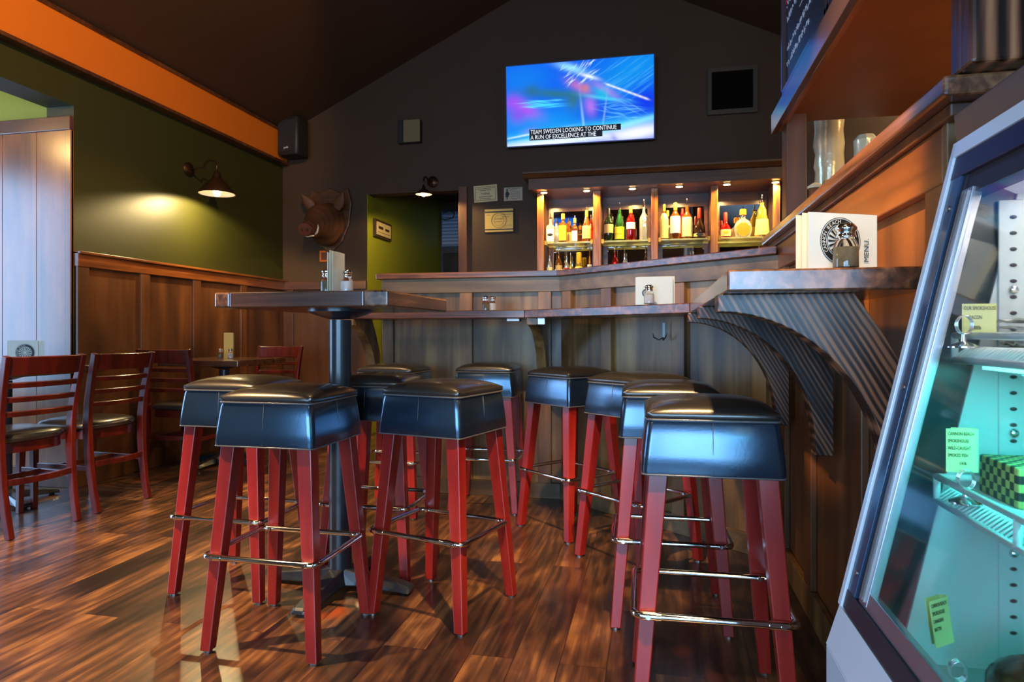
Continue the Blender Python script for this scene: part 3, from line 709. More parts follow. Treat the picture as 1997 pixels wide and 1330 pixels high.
# ================================================================== WALL THINGS
def sconce(loc_plate, tip, r, label, power, h=.16, spotdir=None):
    px, py, pz = loc_plate; T = Vector(tip); P0 = Vector(loc_plate)
    t = thing('wall_sconce', label, 'wall lamp', loc_plate)
    d = Vector((T.x - px, T.y - py, 0)).normalized(); sd = Vector((-d.y, d.x, 0)); L_ = math.hypot(T.x - px, T.y - py)
    bm = NB(); n = 24
    loft(bm, [[d * o + (sd * math.cos(2 * PI * k / n) + Vector((0, 0, math.sin(2 * PI * k / n)))) * rr for k in range(n)] for o, rr in ((0, .052), (.012, .052), (.022, .038), (.03, .02))]); obj('back_plate', bm, M['bronze'], t, smooth=40)
    top = T.z - pz + h
    path = [d * .02, d * .07 + Vector((0, 0, -.004))]
    for k in range(7):
        a = PI - PI * k / 6; path.append(d * (L_ - .065 + .065 * math.cos(a) ) + Vector((0, 0, top + .05 + .05 * math.sin(a))))
    path.append(d * L_ + Vector((0, 0, top)))
    bm = NB(); tube(bm, path, .0075, 10); obj('gooseneck', bm, M['bronze'], t, smooth='all')
    c_ = d * L_ + Vector((0, 0, T.z - pz))
    bm = NB(); n = 36; prof = [(r, 0), (r * .98, .006), (r * .62, h * .45), (r * .30, h * .72), (r * .22, h * .80), (r * .20, h), (r * .12, h + .01)]
    outer = [[(c_.x + q * math.cos(2 * PI * k / n), c_.y + q * math.sin(2 * PI * k / n), c_.z + z) for k in range(n)] for q, z in prof]
    inner = [[(c_.x + q * math.cos(2 * PI * k / n), c_.y + q * math.sin(2 * PI * k / n), c_.z + z) for k in range(n)] for q, z in ((r * .95, .002), (r * .58, h * .44), (r * .26, h * .70), (.01, h * .71))]
    loft(bm, outer + [], cap=False); obj('lamp_shade', bm, M['bronze'], t, smooth=50)
    bm = NB(); loft(bm, inner, cap=False); obj('shade_lining', bm, M['sill'], t, smooth=50)
    bm = NB(); ellipsoid(bm, tuple(c_ + Vector((0, 0, .016))), (.028, .028, .034)); obj('bulb', bm, M['bulb'], t, smooth='all')
    spot('bulb_light', tuple(P0 + c_ + Vector((0, 0, -.014))), tuple(P0 + c_ + Vector((0, 0, -1)) + d * -.25), power, (1, .74, .34), 162, .25, .02, t)
    return t
sconce((XL, 4.47, 2.205), (-3.22, 4.43, 1.995), .135, 'bronze gooseneck lamp with lit cone shade on the green left wall', 85)
sconce((-1.985, YF, 2.33), (-1.985, 5.55, 2.165), .075, 'small lit gooseneck lamp above the far doorway', 34, h=.07)

# speaker in corner
sp = thing('wall_speaker', 'dark upright loudspeaker in the corner beside the orange band', 'speaker', (-3.31, 5.66, 2.60), math.radians(-8))
bm = NB(); loft(bm, [rrect(.105, .03, 0, h2=.08), rrect(.115, .03, .02, h2=.09), rrect(.115, .03, .33, h2=.09), rrect(.105, .03, .35, h2=.08)]); obj('cabinet', bm, M['blackplastic'], sp, smooth=40)
bm = NB(); box(bm, -.095, .095, -.094, -.088, .03, .32); obj('grille', bm, mat('speaker_mesh', (.016, .014, .012, 1), .8, bump=.8, bscale=500), sp, bev=.01)
text('polk', .028, (-.028, -.096, .055), (1, 0, 0), (0, 0, 1), M['white'], sp, 'badge')
bm = NB(); box(bm, -.02, .02, .08, .13, .15, .2); obj('mount', bm, M['blackmetal'], sp)
# box on wall
bx = thing('alarm_box', 'small square tan box with a dark side, high on the far wall', 'wall box', (-2.20, YF, 2.69))
bm = NB(); box(bm, -.105, .11, -.06, 0, -.002, .205); obj('housing', bm, M['blackplastic'], bx, bev=.006)
bm = NB(); box(bm, -.045, .115, -.075, -.06, .0, .203); obj('front_cover', bm, M['tan'], bx, bev=.006)
# boar head
br = thing('boar_head_mount', 'mounted boar head with pale tusks on a shield, far wall above wainscot', 'taxidermy', (-3.0, YF, 2.05))
bm = NB(); sh = [(0, -.36), (.13, -.24), (.20, -.08), (.225, .12), (.19, .26), (.11, .22), (0, .27), (-.11, .22), (-.19, .26), (-.225, .12), (-.20, -.08), (-.13, -.24)]
prism(bm, sh, 'y', -.03, 0); obj('shield', bm, M['cabdark'], br, bev=.008, seg=3)
bm = NB()
hd = Vector((.04, -.92, -.30)).normalized(); base = Vector((0, -.03, -.02))
for s, rx, dz in ((.0, .165, -.03), (.06, .17, -.035), (.12, .165, -.02), (.18, .15, .0), (.24, .128, .0), (.30, .105, -.005), (.35, .085, -.012), (.40, .072, -.018), (.44, .066, -.02)):
    p = base + hd * s + Vector((0, 0, dz)); ellipsoid(bm, tuple(p), (rx, rx * .9, rx * 1.08))
ellipsoid(bm, tuple(base + hd * .36 + Vector((0, 0, -.075))), (.048, .10, .04)); ellipsoid(bm, (.0, -.10, -.17), (.13, .10, .12))
ellipsoid(bm, tuple(base + hd * .2 + Vector((.08, -.02, .07))), (.03, .03, .025)); ellipsoid(bm, tuple(base + hd * .2 + Vector((-.09, .0, .07))), (.03, .03, .025))
bd = obj('head', bm, M['boar'], br)
rm = bd.modifiers.new('remesh', 'REMESH'); rm.mode = 'VOXEL'; rm.voxel_size = .011; rm.use_smooth_shade = True
sm = bd.modifiers.new('smooth', 'SMOOTH'); sm.iterations = 6
for sx in (-1, 1):
    bm = NB(); p0 = base + hd * .10 + Vector((sx * .115, 0, .10)); dr = Vector((sx * .55, -.25, .8)).normalized(); sd = Vector((0, -1, 0))
    loft(bm, [[p0 + dr * s + (dr.cross(sd)).normalized() * w_ * math.cos(2 * PI * k / 10) + sd * .016 * math.sin(2 * PI * k / 10) for k in range(10)] for s, w_ in ((0, .035), (.05, .052), (.10, .045), (.15, .022), (.175, .004))]); obj('ear', bm, M['boar'], br, smooth=60)
sn = base + hd * .495 + Vector((0, 0, -.02))
bm = NB(); u1 = hd.cross(Vector((0, 0, 1))).normalized(); u2 = u1.cross(hd)
loft(bm, [[sn + hd * o + u1 * rr * math.cos(2 * PI * k / 18) + u2 * rr * .9 * math.sin(2 * PI * k / 18) for k in range(18)] for o, rr in ((-.03, .060), (.0, .068), (.014, .062), (.016, .03))]); obj('snout', bm, M['boarnose'], br, smooth=50)
bm = NB()
for sx in (-1, 1): ellipsoid(bm, tuple(sn + hd * .016 + u1 * sx * .024), (.010, .006, .013), seg=10)
obj('nostrils', bm, M['ink'], br, smooth='all')
for sx in (-1, 1):
    bm = NB(); q = base + hd * .40 + u1 * sx * .045 + Vector((0, 0, -.085)); tube(bm, [q, q + u1 * sx * .03 + Vector((0, -.02, .02)), q + u1 * sx * .045 + Vector((0, -.03, .055)), q + u1 * sx * .042 + Vector((0, -.03, .085))], [.010, .009, .006, .002], 8); obj('tusk', bm, M['ivory'], br, smooth='all')
    bm = NB(); ellipsoid(bm, tuple(base + hd * .235 + u1 * sx * .095 + Vector((0, 0, .062))), (.013, .013, .013), seg=10); obj('eye', bm, M['ink'], br, smooth='all')
bm = NB(); q = base + hd * .42 + Vector((0, 0, -.09)); tube(bm, [q - u1 * .045, q + hd * .035, q + u1 * .045], .006, 6); obj('teeth', bm, M['ivory'], br, smooth='all')
# switch plate
sw = thing('switch_plate', 'small copper switch plate on the far wall under the boar head', 'switch', (-3.063, YF, 1.68))
bm = NB(); box(bm, -.05, .05, -.008, 0, -.055, .055); obj('plate', bm, mat('copper_plate', c(190, 100, 44), .35, metal=.7), sw, bev=.003)
bm = NB(); box(bm, -.03, .03, -.012, -.008, -.035, .035); obj('switch_face', bm, mat('dull_copper', c(110, 58, 30), .5), sw, bev=.002)
# thermostat led left out; signs
def scribble(bm, x0, x1, z, h, y, seed):
    rnd = random.Random(seed); x = x0
    while x < x1:
        w_ = rnd.uniform(.4, 1.1) * h; box(bm, x, min(x + w_ * .7, x1), y - .0006, y, z - h / 2 * rnd.uniform(.5, 1), z + h / 2 * rnd.uniform(.5, 1)); x += w_ * 1.05
s1 = thing('law_notice', 'ivory framed notice beside the door casing, upper left of the three wall signs', 'sign', (-1.488, YF, 2.203)); s1.rotation_euler = (0, math.radians(-2.5), 0)
bm = NB(); box(bm, -.108, .108, -.010, 0, -.075, .075); obj('board', bm, M['sign'], s1, bev=.002)
bm = NB()
for d in ((-.094, .094, .058, .061), (-.094, .094, -.061, -.058), (-.094, -.091, -.061, .061), (.091, .094, -.061, .061)): box(bm, d[0], d[1], -.0112, -.010, d[2], d[3])
scribble(bm, -.086, .086, .045, .008, -.0100, 1); scribble(bm, -.055, .055, .030, .008, -.0100, 2); scribble(bm, -.062, .062, -.028, .008, -.0100, 3); scribble(bm, -.058, .052, -.045, .008, -.0100, 4)
obj('border_and_print', bm, M['ink'], s1)
text('THINK', .03, (0, -.0105, -.012), (1, 0, 0), (0, 0, 1), M['ink'], s1, 'headline', 'CENTER')
s2 = thing('pregnancy_notice', 'small grey sign with a standing figure silhouette, upper right wall sign', 'sign', (-1.235, YF, 2.188))
bm = NB(); box(bm, -.085, .085, -.008, 0, -.06, .06); obj('board', bm, M['signgrey'], s2, bev=.002)
bm = NB(); F = lambda pts: bm.faces.new([bm.verts.new((x, -.0086, z)) for x, z in pts])
F([(-.055 + .008 * math.cos(2 * PI * k / 12), .036 + .009 * math.sin(2 * PI * k / 12)) for k in range(12)])
F([(-.062, .026), (-.048, .026), (-.036, .008), (-.030, .0), (-.042, -.012), (-.066, -.012), (-.072, .0)]); F([(-.068, -.012), (-.042, -.012), (-.038, -.024), (-.074, -.024)]); F([(-.062, -.024), (-.050, -.024), (-.051, -.046), (-.060, -.046)])
scribble(bm, -.06, .066, .048, .005, -.008, 5); scribble(bm, -.03, .03, .035, .006, -.008, 6)
for k in range(5): scribble(bm, -.02, .066, .018 - k * .014, .0045, -.008, 7 + k)
obj('figure_and_print', bm, M['ink'], s2)
s3 = thing('gold_certificate', 'gold certificate with a round seal, lower of the three wall signs', 'certificate', (-1.362, YF, 1.957))
bm = NB(); box(bm, -.135, .135, -.014, 0, -.108, .108); obj('frame', bm, M['frame'], s3, bev=.003)
bm = NB(); box(bm, -.128, .128, -.016, -.013, -.101, .101); obj('sheet', bm, M['gilt'], s3)
bm = NB(); box(bm, -.128, .128, -.0168, -.016, .070, .082); box(bm, -.128, .128, -.0168, -.016, -.086, -.076)
scribble(bm, -.115, -.08, .05, .004, -.016, 21); scribble(bm, .02, .11, .05, .004, -.016, 22); scribble(bm, .03, .09, .030, .005, -.016, 23); scribble(bm, .05, .12, -.045, .005, -.016, 24); scribble(bm, .04, .11, -.062, .003, -.016, 25)
obj('print', bm, M['ink'], s3)
bm = NB()
for R in (.070, .063, .045): tube(bm, [(R * math.cos(2 * PI * k / 32), -.0165, R * math.sin(2 * PI * k / 32)) for k in range(32)], .0014, 5, closed=True)
scribble(bm, -.036, .036, .012, .014, -.016, 26); scribble(bm, -.036, .036, -.012, .008, -.016, 27)
obj('seal', bm, mat('bronze_ink', c(140, 108, 50), .5), s3)
s4 = thing('hall_picture', 'small framed notice on the bright green passage wall', 'framed notice', (DX0, 6.12, 1.96))
bm = NB(); box(bm, 0, .03, -.20, .20, -.085, .085); obj('frame', bm, M['frame'], s4, bev=.004)
bm = NB(); box(bm, .03, .032, -.175, .175, -.062, .062); obj('sheet', bm, M['sign'], s4)
bm = NB(); box(bm, .032, .0326, -.13, -.02, -.004, .024); box(bm, .032, .0326, .03, .13, -.006, .018); box(bm, .032, .0326, -.14, .14, -.036, -.032); obj('print', bm, M['frame'], s4)
# vent
v = thing('wall_vent', 'square framed dark vent high on the far wall, right of the television', 'vent', (.625, YF, 2.962))
bm = NB()
for d in ((-.20, .20, .16, .195), (-.20, .20, -.195, -.155), (-.20, -.165, -.1549, .1599), (.16, .20, -.1549, .1599)): box(bm, d[0], d[1], -.035, 0, d[2], d[3])
obj('frame', bm, mat('umber_vent_frame', c(70, 58, 42), .4), v, bev=.003)
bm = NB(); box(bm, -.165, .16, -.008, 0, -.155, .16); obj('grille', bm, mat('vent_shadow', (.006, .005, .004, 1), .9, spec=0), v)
# ---------- television
def screen_mesh(wd, ht, nx=260, ny=146):
    u, vv = np.meshgrid(np.linspace(0, 1, nx), np.linspace(0, 1, ny))   # v up
    col = np.zeros((ny, nx, 3)); col[:] = (.0, .10, .80)
    def blob(cx, cy, sx, sy, ang, rgb, a):
        nonlocal col
        dx, dy = (u - cx), (vv - cy) * .56; t = math.radians(ang); p = dx * math.cos(t) + dy * math.sin(t); q = -dx * math.sin(t) + dy * math.cos(t)
        g = (np.exp(-(p / sx) ** 2 - (q / sy) ** 2) * a)[..., None]; col = col * (1 - g) + np.array(rgb) * g
    blob(.3, .25, .5, .12, 0, (0, .30, .85), .8); blob(.85, .8, .35, .16, 30, (.0, .28, .78), .9); blob(.12, .82, .2, .12, 0, (.0, .22, .8), .7)
    blob(.95, .45, .12, .12, 0, (0, .02, .75), .9); blob(.62, .38, .10, .14, 90, (0, .05, .72), .8)
    blob(.13, .46, .10, .045, -28, (.45, .08, .85), .85); blob(.05, .55, .06, .05, 0, (.35, .06, .8), .8); blob(.08, .38, .06, .05, 0, (.28, .04, .75), .6); blob(.15, .18, .05, .02, 20, (.25, .16, .85), .6)
    blob(.34, .62, .20, .030, -8, (.02, .16, .20), .9); blob(.18, .68, .05, .04, 0, (.02, .14, .25), .8); blob(.46, .52, .06, .05, 90, (.03, .16, .15), .8)
    blob(.50, .69, .08, .03, -30, (.55, .15, .45), .8); blob(.545, .66, .03, .03, 0, (.65, .20, .15), .7); blob(.58, .44, .035, .06, 10, (.42, .16, .8), .95); blob(.68, .62, .10, .025, -35, (.45, .18, .75), .8)
    rnd = random.Random(3)
    for k in range(26): blob(rnd.uniform(.38, .62), rnd.uniform(.74, .97), rnd.uniform(.012, .035), .003, rnd.uniform(20, 60), (.7, .92, 1), .7)
    blob(.45, .92, .10, .025, -20, (.35, .85, .95), .8); blob(.57, .80, .06, .012, -20, (.9, 1, 1), .9)
    for k in range(30): blob(rnd.uniform(.62, 1.0), rnd.uniform(.55, .95), rnd.uniform(.04, .10), .004, rnd.uniform(28, 36), (.06, .42, .9), .45)
    for k in range(8): blob(.70 + .035 * k, .68 - .028 * k, .022, .006, -25, (.95, 1, 1), .8)
    for k in range(18): blob(rnd.uniform(.16, .36), rnd.uniform(.46, .56), rnd.uniform(.03, .09), .003, rnd.uniform(-12, 4), (.1, .75, .95), .7)
    blob(.27, .49, .10, .012, -4, (.05, .65, .95), .8); blob(.68, .52, .13, .012, -12, (.1, .7, .9), .8); blob(.66, .58, .06, .03, -30, (.0, .5, .75), .8)
    for k in range(26): blob(rnd.uniform(.66, .9), rnd.uniform(.22, .5), rnd.uniform(.02, .08), .003, rnd.uniform(-35, 10), (.15, .55, .95), .6)
    blob(.53, .25, .008, .16, 6, (.35, .6, .95), .7); blob(.67, .30, .006, .14, -8, (.35, .55, .95), .5)
    blob(.4, .12, .6, .045, 5, (.05, .72, .95), .9); blob(.85, .20, .3, .02, 12, (.2, .8, .95), .8)
    blob(.35, .03, .55, .03, 3, (.9, .95, 1), .9); blob(.9, .08, .2, .05, 8, (.95, .95, 1), .95); blob(.05, .09, .2, .010, 6, (.0, .2, .7), .6); blob(.15, .14, .2, .006, 8, (.8, 1, 1), .7); blob(.74, .02, .02, .04, 30, (.3, .3, .8), .8)
    bm_me = bpy.data.meshes.new('screen'); X = (u - .5) * wd; Z = (vv - .5) * ht
    verts = [(float(a), 0.0, float(b_)) for a, b_ in zip(X.ravel(), Z.ravel())]
    faces = [(j * nx + i, j * nx + i + 1, (j + 1) * nx + i + 1, (j + 1) * nx + i) for j in range(ny - 1) for i in range(nx - 1)]
    bm_me.from_pydata(verts, [], faces); ca = bm_me.color_attributes.new('picture', 'FLOAT_COLOR', 'POINT')
    ca.data.foreach_set('color', np.concatenate([np.clip(col, 0, 1).reshape(-1, 3), np.ones((nx * ny, 1))], 1).astype(np.float32).ravel())
    return bm_me
m, N, L, b = newmat('tv_picture'); at = N.new('ShaderNodeVertexColor'); at.layer_name = 'picture'
b.inputs['Base Color'].default_value = (.01, .01, .01, 1); b.inputs['Roughness'].default_value = .2
L.new(at.outputs[0], b.inputs['Emission Color']); b.inputs['Emission Strength'].default_value = .72; M['tvpic'] = m
M['capwhite'] = mat('caption_white', (.9, .9, .9, 1), .5, emit=(.9, .9, .95, 1), es=.55)
M['capblack'] = mat('caption_black', (.004, .004, .006, 1), .3)
def television(loc, rot, label, wd=1.272, ht=.70):
    t = thing('television', label, 'television', loc); t.rotation_euler = rot
    bm = NB(); box(bm, -wd / 2, wd / 2, .003, .05, -ht / 2, ht / 2); obj('casing', bm, M['blackplastic'], t, bev=.004)
    bm = NB()
    for d in ((-wd / 2, wd / 2, ht / 2 - .006, ht / 2), (-wd / 2, wd / 2, -ht / 2, -ht / 2 + .009), (-wd / 2, -wd / 2 + .006, -ht / 2, ht / 2), (wd / 2 - .010, wd / 2, -ht / 2, ht / 2)): box(bm, d[0], d[1], -.004, .003, d[2], d[3])
    obj('bezel', bm, mat('silver_bezel', c(90, 90, 130), .3, metal=.8), t)
    s = bpy.data.objects.new('screen', screen_mesh(wd - .014, ht - .014)); COL.objects.link(s); s.data.materials.append(M['tvpic']); s.parent = t
    bm = NB(); box(bm, -.08, .08, .05, .11, -.1, .1); obj('wall_mount', bm, M['blackmetal'], t)
    bm = NB(); box(bm, -.43, .355, -.002, -.0005, -.255, -.205); box(bm, -.43, .20, -.002, -.0005, -.300, -.255); cb = obj('caption_box', bm, M['capblack'], t)
    a1 = text('TEAM SWEDEN LOOKING TO CONTINUE', .052, (-.42, -.0024, -.247), (1, 0, 0), (0, 0, 1), M['capwhite'], name='x', sx=.755, ext=.0002)
    a2 = text('A RUN OF EXCELLENCE AT THE', .052, (-.42, -.0024, -.293), (1, 0, 0), (0, 0, 1), M['capwhite'], name='x', sx=.755, ext=.0002)
    join_parts([a1, a2], 'caption', t)
    return t
television((-.639, 5.675, 2.923), (math.radians(4), 0, 0), 'flat television showing a blue picture with captions, high on the far wall')
television((-2.3, -2.88, 3.1), (math.radians(8), 0, PI), 'matching flat television high on the wall behind the viewer')

# ================================================================== BACK BAR CABINET
Y0, Y1 = 5.48, YF
cab = thing('back_bar_cabinet', 'lit wooden back bar cabinet with mirrors, oak posts and glass shelves', 'cabinet', (0, Y0, 0))
def cb(name, d, m, bev=0, parent=cab):
    bm = NB(); box(bm, d[0], d[1], d[2] - Y0, d[3] - Y0, d[4], d[5]); return obj(name, bm, m, parent, bev=bev)
CXL, CXR = -.966, .965
bm = NB(); prism(bm, [(-.14, 2.205), (-.158, 2.21), (-.166, 2.222), (-.18, 2.235), (-.188, 2.242), (-.188, 2.256), (.31, 2.256), (.31, 2.205)], 'x', -1.05, 1.03); obj('cornice', bm, M['cabdark'], cab, bev=.001)
cb('frieze', (-1.01, 1.0, Y0 - .145, Y0 - .12, 2.118, 2.205), M['cabdark'])
cb('canopy', (-1.01, 1.0, Y0 - .12, Y1, 2.135, 2.205), M['cabdark'])
cb('canopy_underside', (-1.01, 1.0, Y0 - .12, Y1, 2.118, 2.135), M['wainrailx'])
for a, b_ in ((CXL, -.910), (-.497, -.438), (-.032, .020), (.430, .482), (.893, .945)):
    cb('oak_post', (a, b_, Y0, Y0 + .02, 1.0, 2.118), M['oak'], .003); cb('divider', (a + .004, b_ - .004, Y0 + .02, Y1 - .02, 1.0, 2.118), M['cabdark'])
cb('back_panel', (CXL, .945, Y1 - .02, Y1, .95, 2.118), M['cabdark'])
cb('base', (-1.0, .98, Y0 - .02, Y1, 0, .98), M['cabdark'], .003)
bays = [(-.906, -.501), (-.434, -.036), (.024, .426), (.486, .889)]
for a, b_ in bays:
    f = cb('mirror_frame', (a, b_, Y1 - .032, Y1 - .02, 1.02, 2.04), M['wainrailx']); cb('mirror', (a + .035, b_ - .03, Y1 - .036, Y1 - .032, 1.05, 2.008), M['mirror'], parent=f)
    cb('glass_shelf', (a, b_, Y0 + .03, Y1 - .04, 1.696, 1.710), M['glassedge'], .001); cb('glass_shelf', (a, b_, Y0 + .03, Y1 - .04, 1.345, 1.357), M['glassedge'], .001)
    for x in (a, b_ - .022): cb('shelf_clip', (x, x + .022, Y0 + .012, Y0 + .04, 1.685, 1.722), M['brass'], .002)
for i, x in enumerate((-.900, -.548, -.180, .186, .547, .905)):
    bm = NB(); lathe(bm, [(.034, 0), (.034, .004), (.028, .0045)], (x, -.035, 2.113), 24)
    p = obj('puck_light', bm, M['bronze'], cab, smooth=40)
    bm = NB(); lathe(bm, [(.027, 0), (.020, .004)], (x, -.035, 2.1095), 24); obj('lit_lens', bm, M['puck'], p)
    spot('puck_lamp', (x, Y0 - .035, 2.105), (x, Y0 + .10, 1.0), 26, (1, .64, .24), 150, .4, .015, None).name = 'puck_lamp'
# bottles
GL = {}
def gmat(nm, col, tr=.75, rough=.06):
    if nm not in GL: GL[nm] = mat('bottle_' + nm, col, rough, trans=tr, ior=1.45, coat=.3)
    return GL[nm]
GC = {'clear': (.80, .82, .75, 1), 'amber': (.42, .13, .02, 1), 'green': (.05, .22, .04, 1), 'dkgreen': (.03, .07, .02, 1), 'red': (.5, .01, .01, 1), 'yellow': (.85, .6, .08, 1), 'dark': (.08, .03, .01, 1)}
LC = {k: mat('label_' + k, v, .5) for k, v in {'white': c(250, 246, 225), 'yellow': c(240, 205, 40), 'tan': c(205, 175, 110), 'paleyellow': c(240, 230, 130), 'orange': c(235, 150, 30), 'cream': c(238, 226, 160), 'red': c(190, 30, 20), 'black': (.02, .02, .02, 1), 'gold': c(226, 180, 40)}.items()}
def bottle(x, y, z, H, R, glass, label, capc, text_label, shape='round', lab=(.12, .5), pour=True, group=None, liquid=None, emblem=None):
    t = thing('liquor_bottle', text_label, 'bottle', (x, y, z), 0, group)
    n = 4 if shape == 'square' else (6 if shape == 'facet' else 22)
    if shape == 'square': prof = [(.9, 0), (1, .02), (1, .56), (.9, .62), (.4, .70), (.32, .74), (.32, .92)]
    elif shape == 'cone': prof = [(1, 0), (1.02, .02), (.80, .50), (.66, .56), (.60, .70), (.35, .80), (.26, .84), (.26, .92)]
    elif shape == 'champ': prof = [(1, 0), (1, .45), (.86, .56), (.55, .70), (.36, .80), (.30, .92)]
    elif shape == 'flask': prof = [(.6, 0), (.85, .06), (1, .25), (.95, .42), (.7, .58), (.3, .66), (.24, .70), (.24, .86)]
    elif shape == 'squat': prof = [(.9, 0), (1, .06), (1, .34), (.85, .45), (.4, .56), (.34, .70), (.34, .80)]
    else: prof = [(.92, 0), (1, .02), (1, .56), (.88, .64), (.45, .73), (.34, .78), (.32, .92)]
    rt = PI / 4 if n == 4 else 0; k = R * (1.2 if n == 4 else 1)
    bm = NB(); loft(bm, [[(k * r * math.cos(2 * PI * i / n + rt), k * r * math.sin(2 * PI * i / n + rt) * (.5 if shape == 'flask' else 1), h * H) for i in range(n)] for r, h in prof])
    obj('glass', bm, gmat(glass, GC[glass]), t, smooth=50 if n > 8 else False, bev=.003 if n < 8 else 0)
    if label:
        a0, a1 = lab; bm = NB()
        if n == 4:
            s = k * .7071 + .0008; box(bm, -s * .86, s * .86, -s - .0006, -s + .0012, a0 * H, a1 * H)
        elif shape == 'flask':
            q = [(.80 * R * math.cos(PI / 8 + PI / 4 * i), (.27 + 0) * H + .80 * R * math.sin(PI / 8 + PI / 4 * i)) for i in range(8)]; prism(bm, q, 'y', -R * .5 - .003, -R * .5 + .004)
        else:
            def rad(h):
                for (r0, h0), (r1, h1) in zip(prof, prof[1:]):
                    if h0 <= h <= h1: return r0 + (r1 - r0) * (h - h0) / max(1e-6, h1 - h0)
                return prof[-1][0]
            rings = []
            for h in [a0 + (a1 - a0) * q / 12 for q in range(13)]: rings.append([((R * rad(h) + .0014) * math.sin(math.radians(a)), -(R * rad(h) + .0014) * math.cos(math.radians(a)), h * H) for a in range(-80, 81, 10)])
            loft(bm, rings, cap=False, closed=False)
        lb = obj('label', bm, LC[label], t)
        if emblem:
            bm = NB(); e = (k * .7071 if n == 4 else R) + .0018; ht = (a0 + (a1 - a0) * .55) * H
            bm.faces.new([bm.verts.new((R * .62 * math.cos(2 * PI * i / 14), -e, ht + R * .30 * math.sin(2 * PI * i / 14))) for i in range(14)]); obj('emblem', bm, LC[emblem], lb)
    bm = NB(); r_ = .34 * R
    if capc == 'pourer': lathe(bm, [(r_, .91 * H), (r_, .95 * H), (.004, .97 * H), (.004, 1.10 * H), (.003, 1.12 * H)], n=10); obj('pourer', bm, M['chrome'], t, smooth=40)
    else:
        lo = .66 if shape == 'squat' else .80
        lathe(bm, [(r_ * 1.08, lo * H), (r_ * 1.05, .98 * H), (r_ * .9, .995 * H)], n=14); obj('cap', bm, LC[capc], t, smooth=40)
        if pour: bm = NB(); lathe(bm, [(.004, .99 * H), (.004, 1.10 * H)], n=8); obj('pourer', bm, M['chrome'], t)
    return t
SZ = 1.7105; YB = Y0 + .085
def bxp(px): # x on the bottle row for a column measured along the shelf
    return (px - 1278) / 1300 * YB * .0 + _bx(px)
def _bx(px):
    xc = (px - 998.5) / 1300; sa, ca = math.sin(YAW), math.cos(YAW); return YB * (-sa + xc * ca) / (ca + xc * sa)
TOPG = 'bottles on the upper glass shelves'
rows = [
 (1074, .225, .040, 'clear', 'white', 'pourer', 'square', (.04, .50), False, 'bottle with large white label and black oval, first on the upper shelf', 'black'),
 (1098, .245, .042, 'amber', 'yellow', 'orange', 'square', (.06, .58), True, 'square amber bottle with orange-yellow label and orange cap, first bay', None),
 (1121, .205, .030, 'amber', 'white', 'orange', 'square', (.04, .46), True, 'short amber bottle with narrow white label, first bay', None),
 (1144, .265, .036, 'amber', 'paleyellow', 'gold', 'champ', (.10, .50), True, 'round-shouldered amber bottle with pale yellow arched label, first bay right', None),
 (1187, .275, .038, 'dkgreen', 'tan', 'black', 'round', (.24, .50), True, 'dark green bottle with tan label, leftmost of the second bay', None),
 (1208, .285, .038, 'green', 'yellow', 'pourer', 'champ', (.05, .40), False, 'green sloping bottle with bright yellow label, second bay', 'gold'),
 (1230, .285, .036, 'red', 'white', 'yellow', 'round', (.33, .52), True, 'bottle of red liqueur with white label and yellow neck', None),
 (1256, .300, .038, 'clear', None, 'pourer', 'facet', (0, 0), False, 'clear faceted bottle without label, right of the second bay', None),
 (1295, .290, .033, 'amber', 'paleyellow', 'gold', 'round', (.04, .74), False, 'bottle with tall pale label and gold neck, leftmost of third bay', None),
 (1317, .300, .041, 'amber', 'white', 'gold', 'round', (.16, .62), False, 'broad bottle with the largest plain white label, third bay', None),
 (1340, .290, .041, 'amber', 'cream', 'pourer', 'round', (.06, .60), False, 'broad bottle with cream label and tall steel pourer, third bay', None),
 (1364, .250, .046, 'dark', 'tan', 'red', 'squat', (.06, .16), False, 'squat dark whiskey bottle with long red wax neck', 'black'),
 (1415, .205, .040, 'red', 'cream', 'red', 'squat', (.06, .32), False, 'small bottle with red neck and cream label, leftmost of fourth bay', 'gold'),
 (1449, .225, .070, 'clear', 'orange', 'orange', 'flask', (0, 0), True, 'wide round decanter bottle with orange octagonal label', None),
 (1486, .300, .056, 'yellow', 'paleyellow', 'pourer', 'cone', (.04, .46), False, 'cone-shaped bottle with bright yellow label, rightmost on the shelf', None)]
for px, H, R, gl, lb, cp, shp, lab, pr, tl, em in rows: bottle(_bx(px), YB, SZ, H, R, gl, lb, cp, tl, shp, lab, pr, TOPG, None, em)
for px, H, R, gl, lb, cp, shp, tl in [
 (1085, .20, .030, 'clear', 'white', 'pourer', 'round', 'clear bottle standing behind the black oval label bottle'), (1108, .20, .030, 'amber', 'tan', 'pourer', 'round', 'amber bottle half hidden in the back row of the first bay'),
 (1152, .22, .026, 'red', 'red', 'pourer', 'round', 'narrow red bottle behind the pale arched label bottle'), (1302, .26, .030, 'amber', 'cream', 'gold', 'round', 'amber bottle peeping between the first two of the third bay'), (1331, .27, .030, 'red', 'red', 'red', 'round', 'red-capped bottle behind the cream label bottle of third bay')]:
    bottle(_bx(px) * 1.02, YB + .11, SZ, H, R, gl, lb, cp, tl, shp, (.1, .5), False, 'back row bottles on the upper glass shelves')
LOWG = 'bottles on the lower glass shelf'
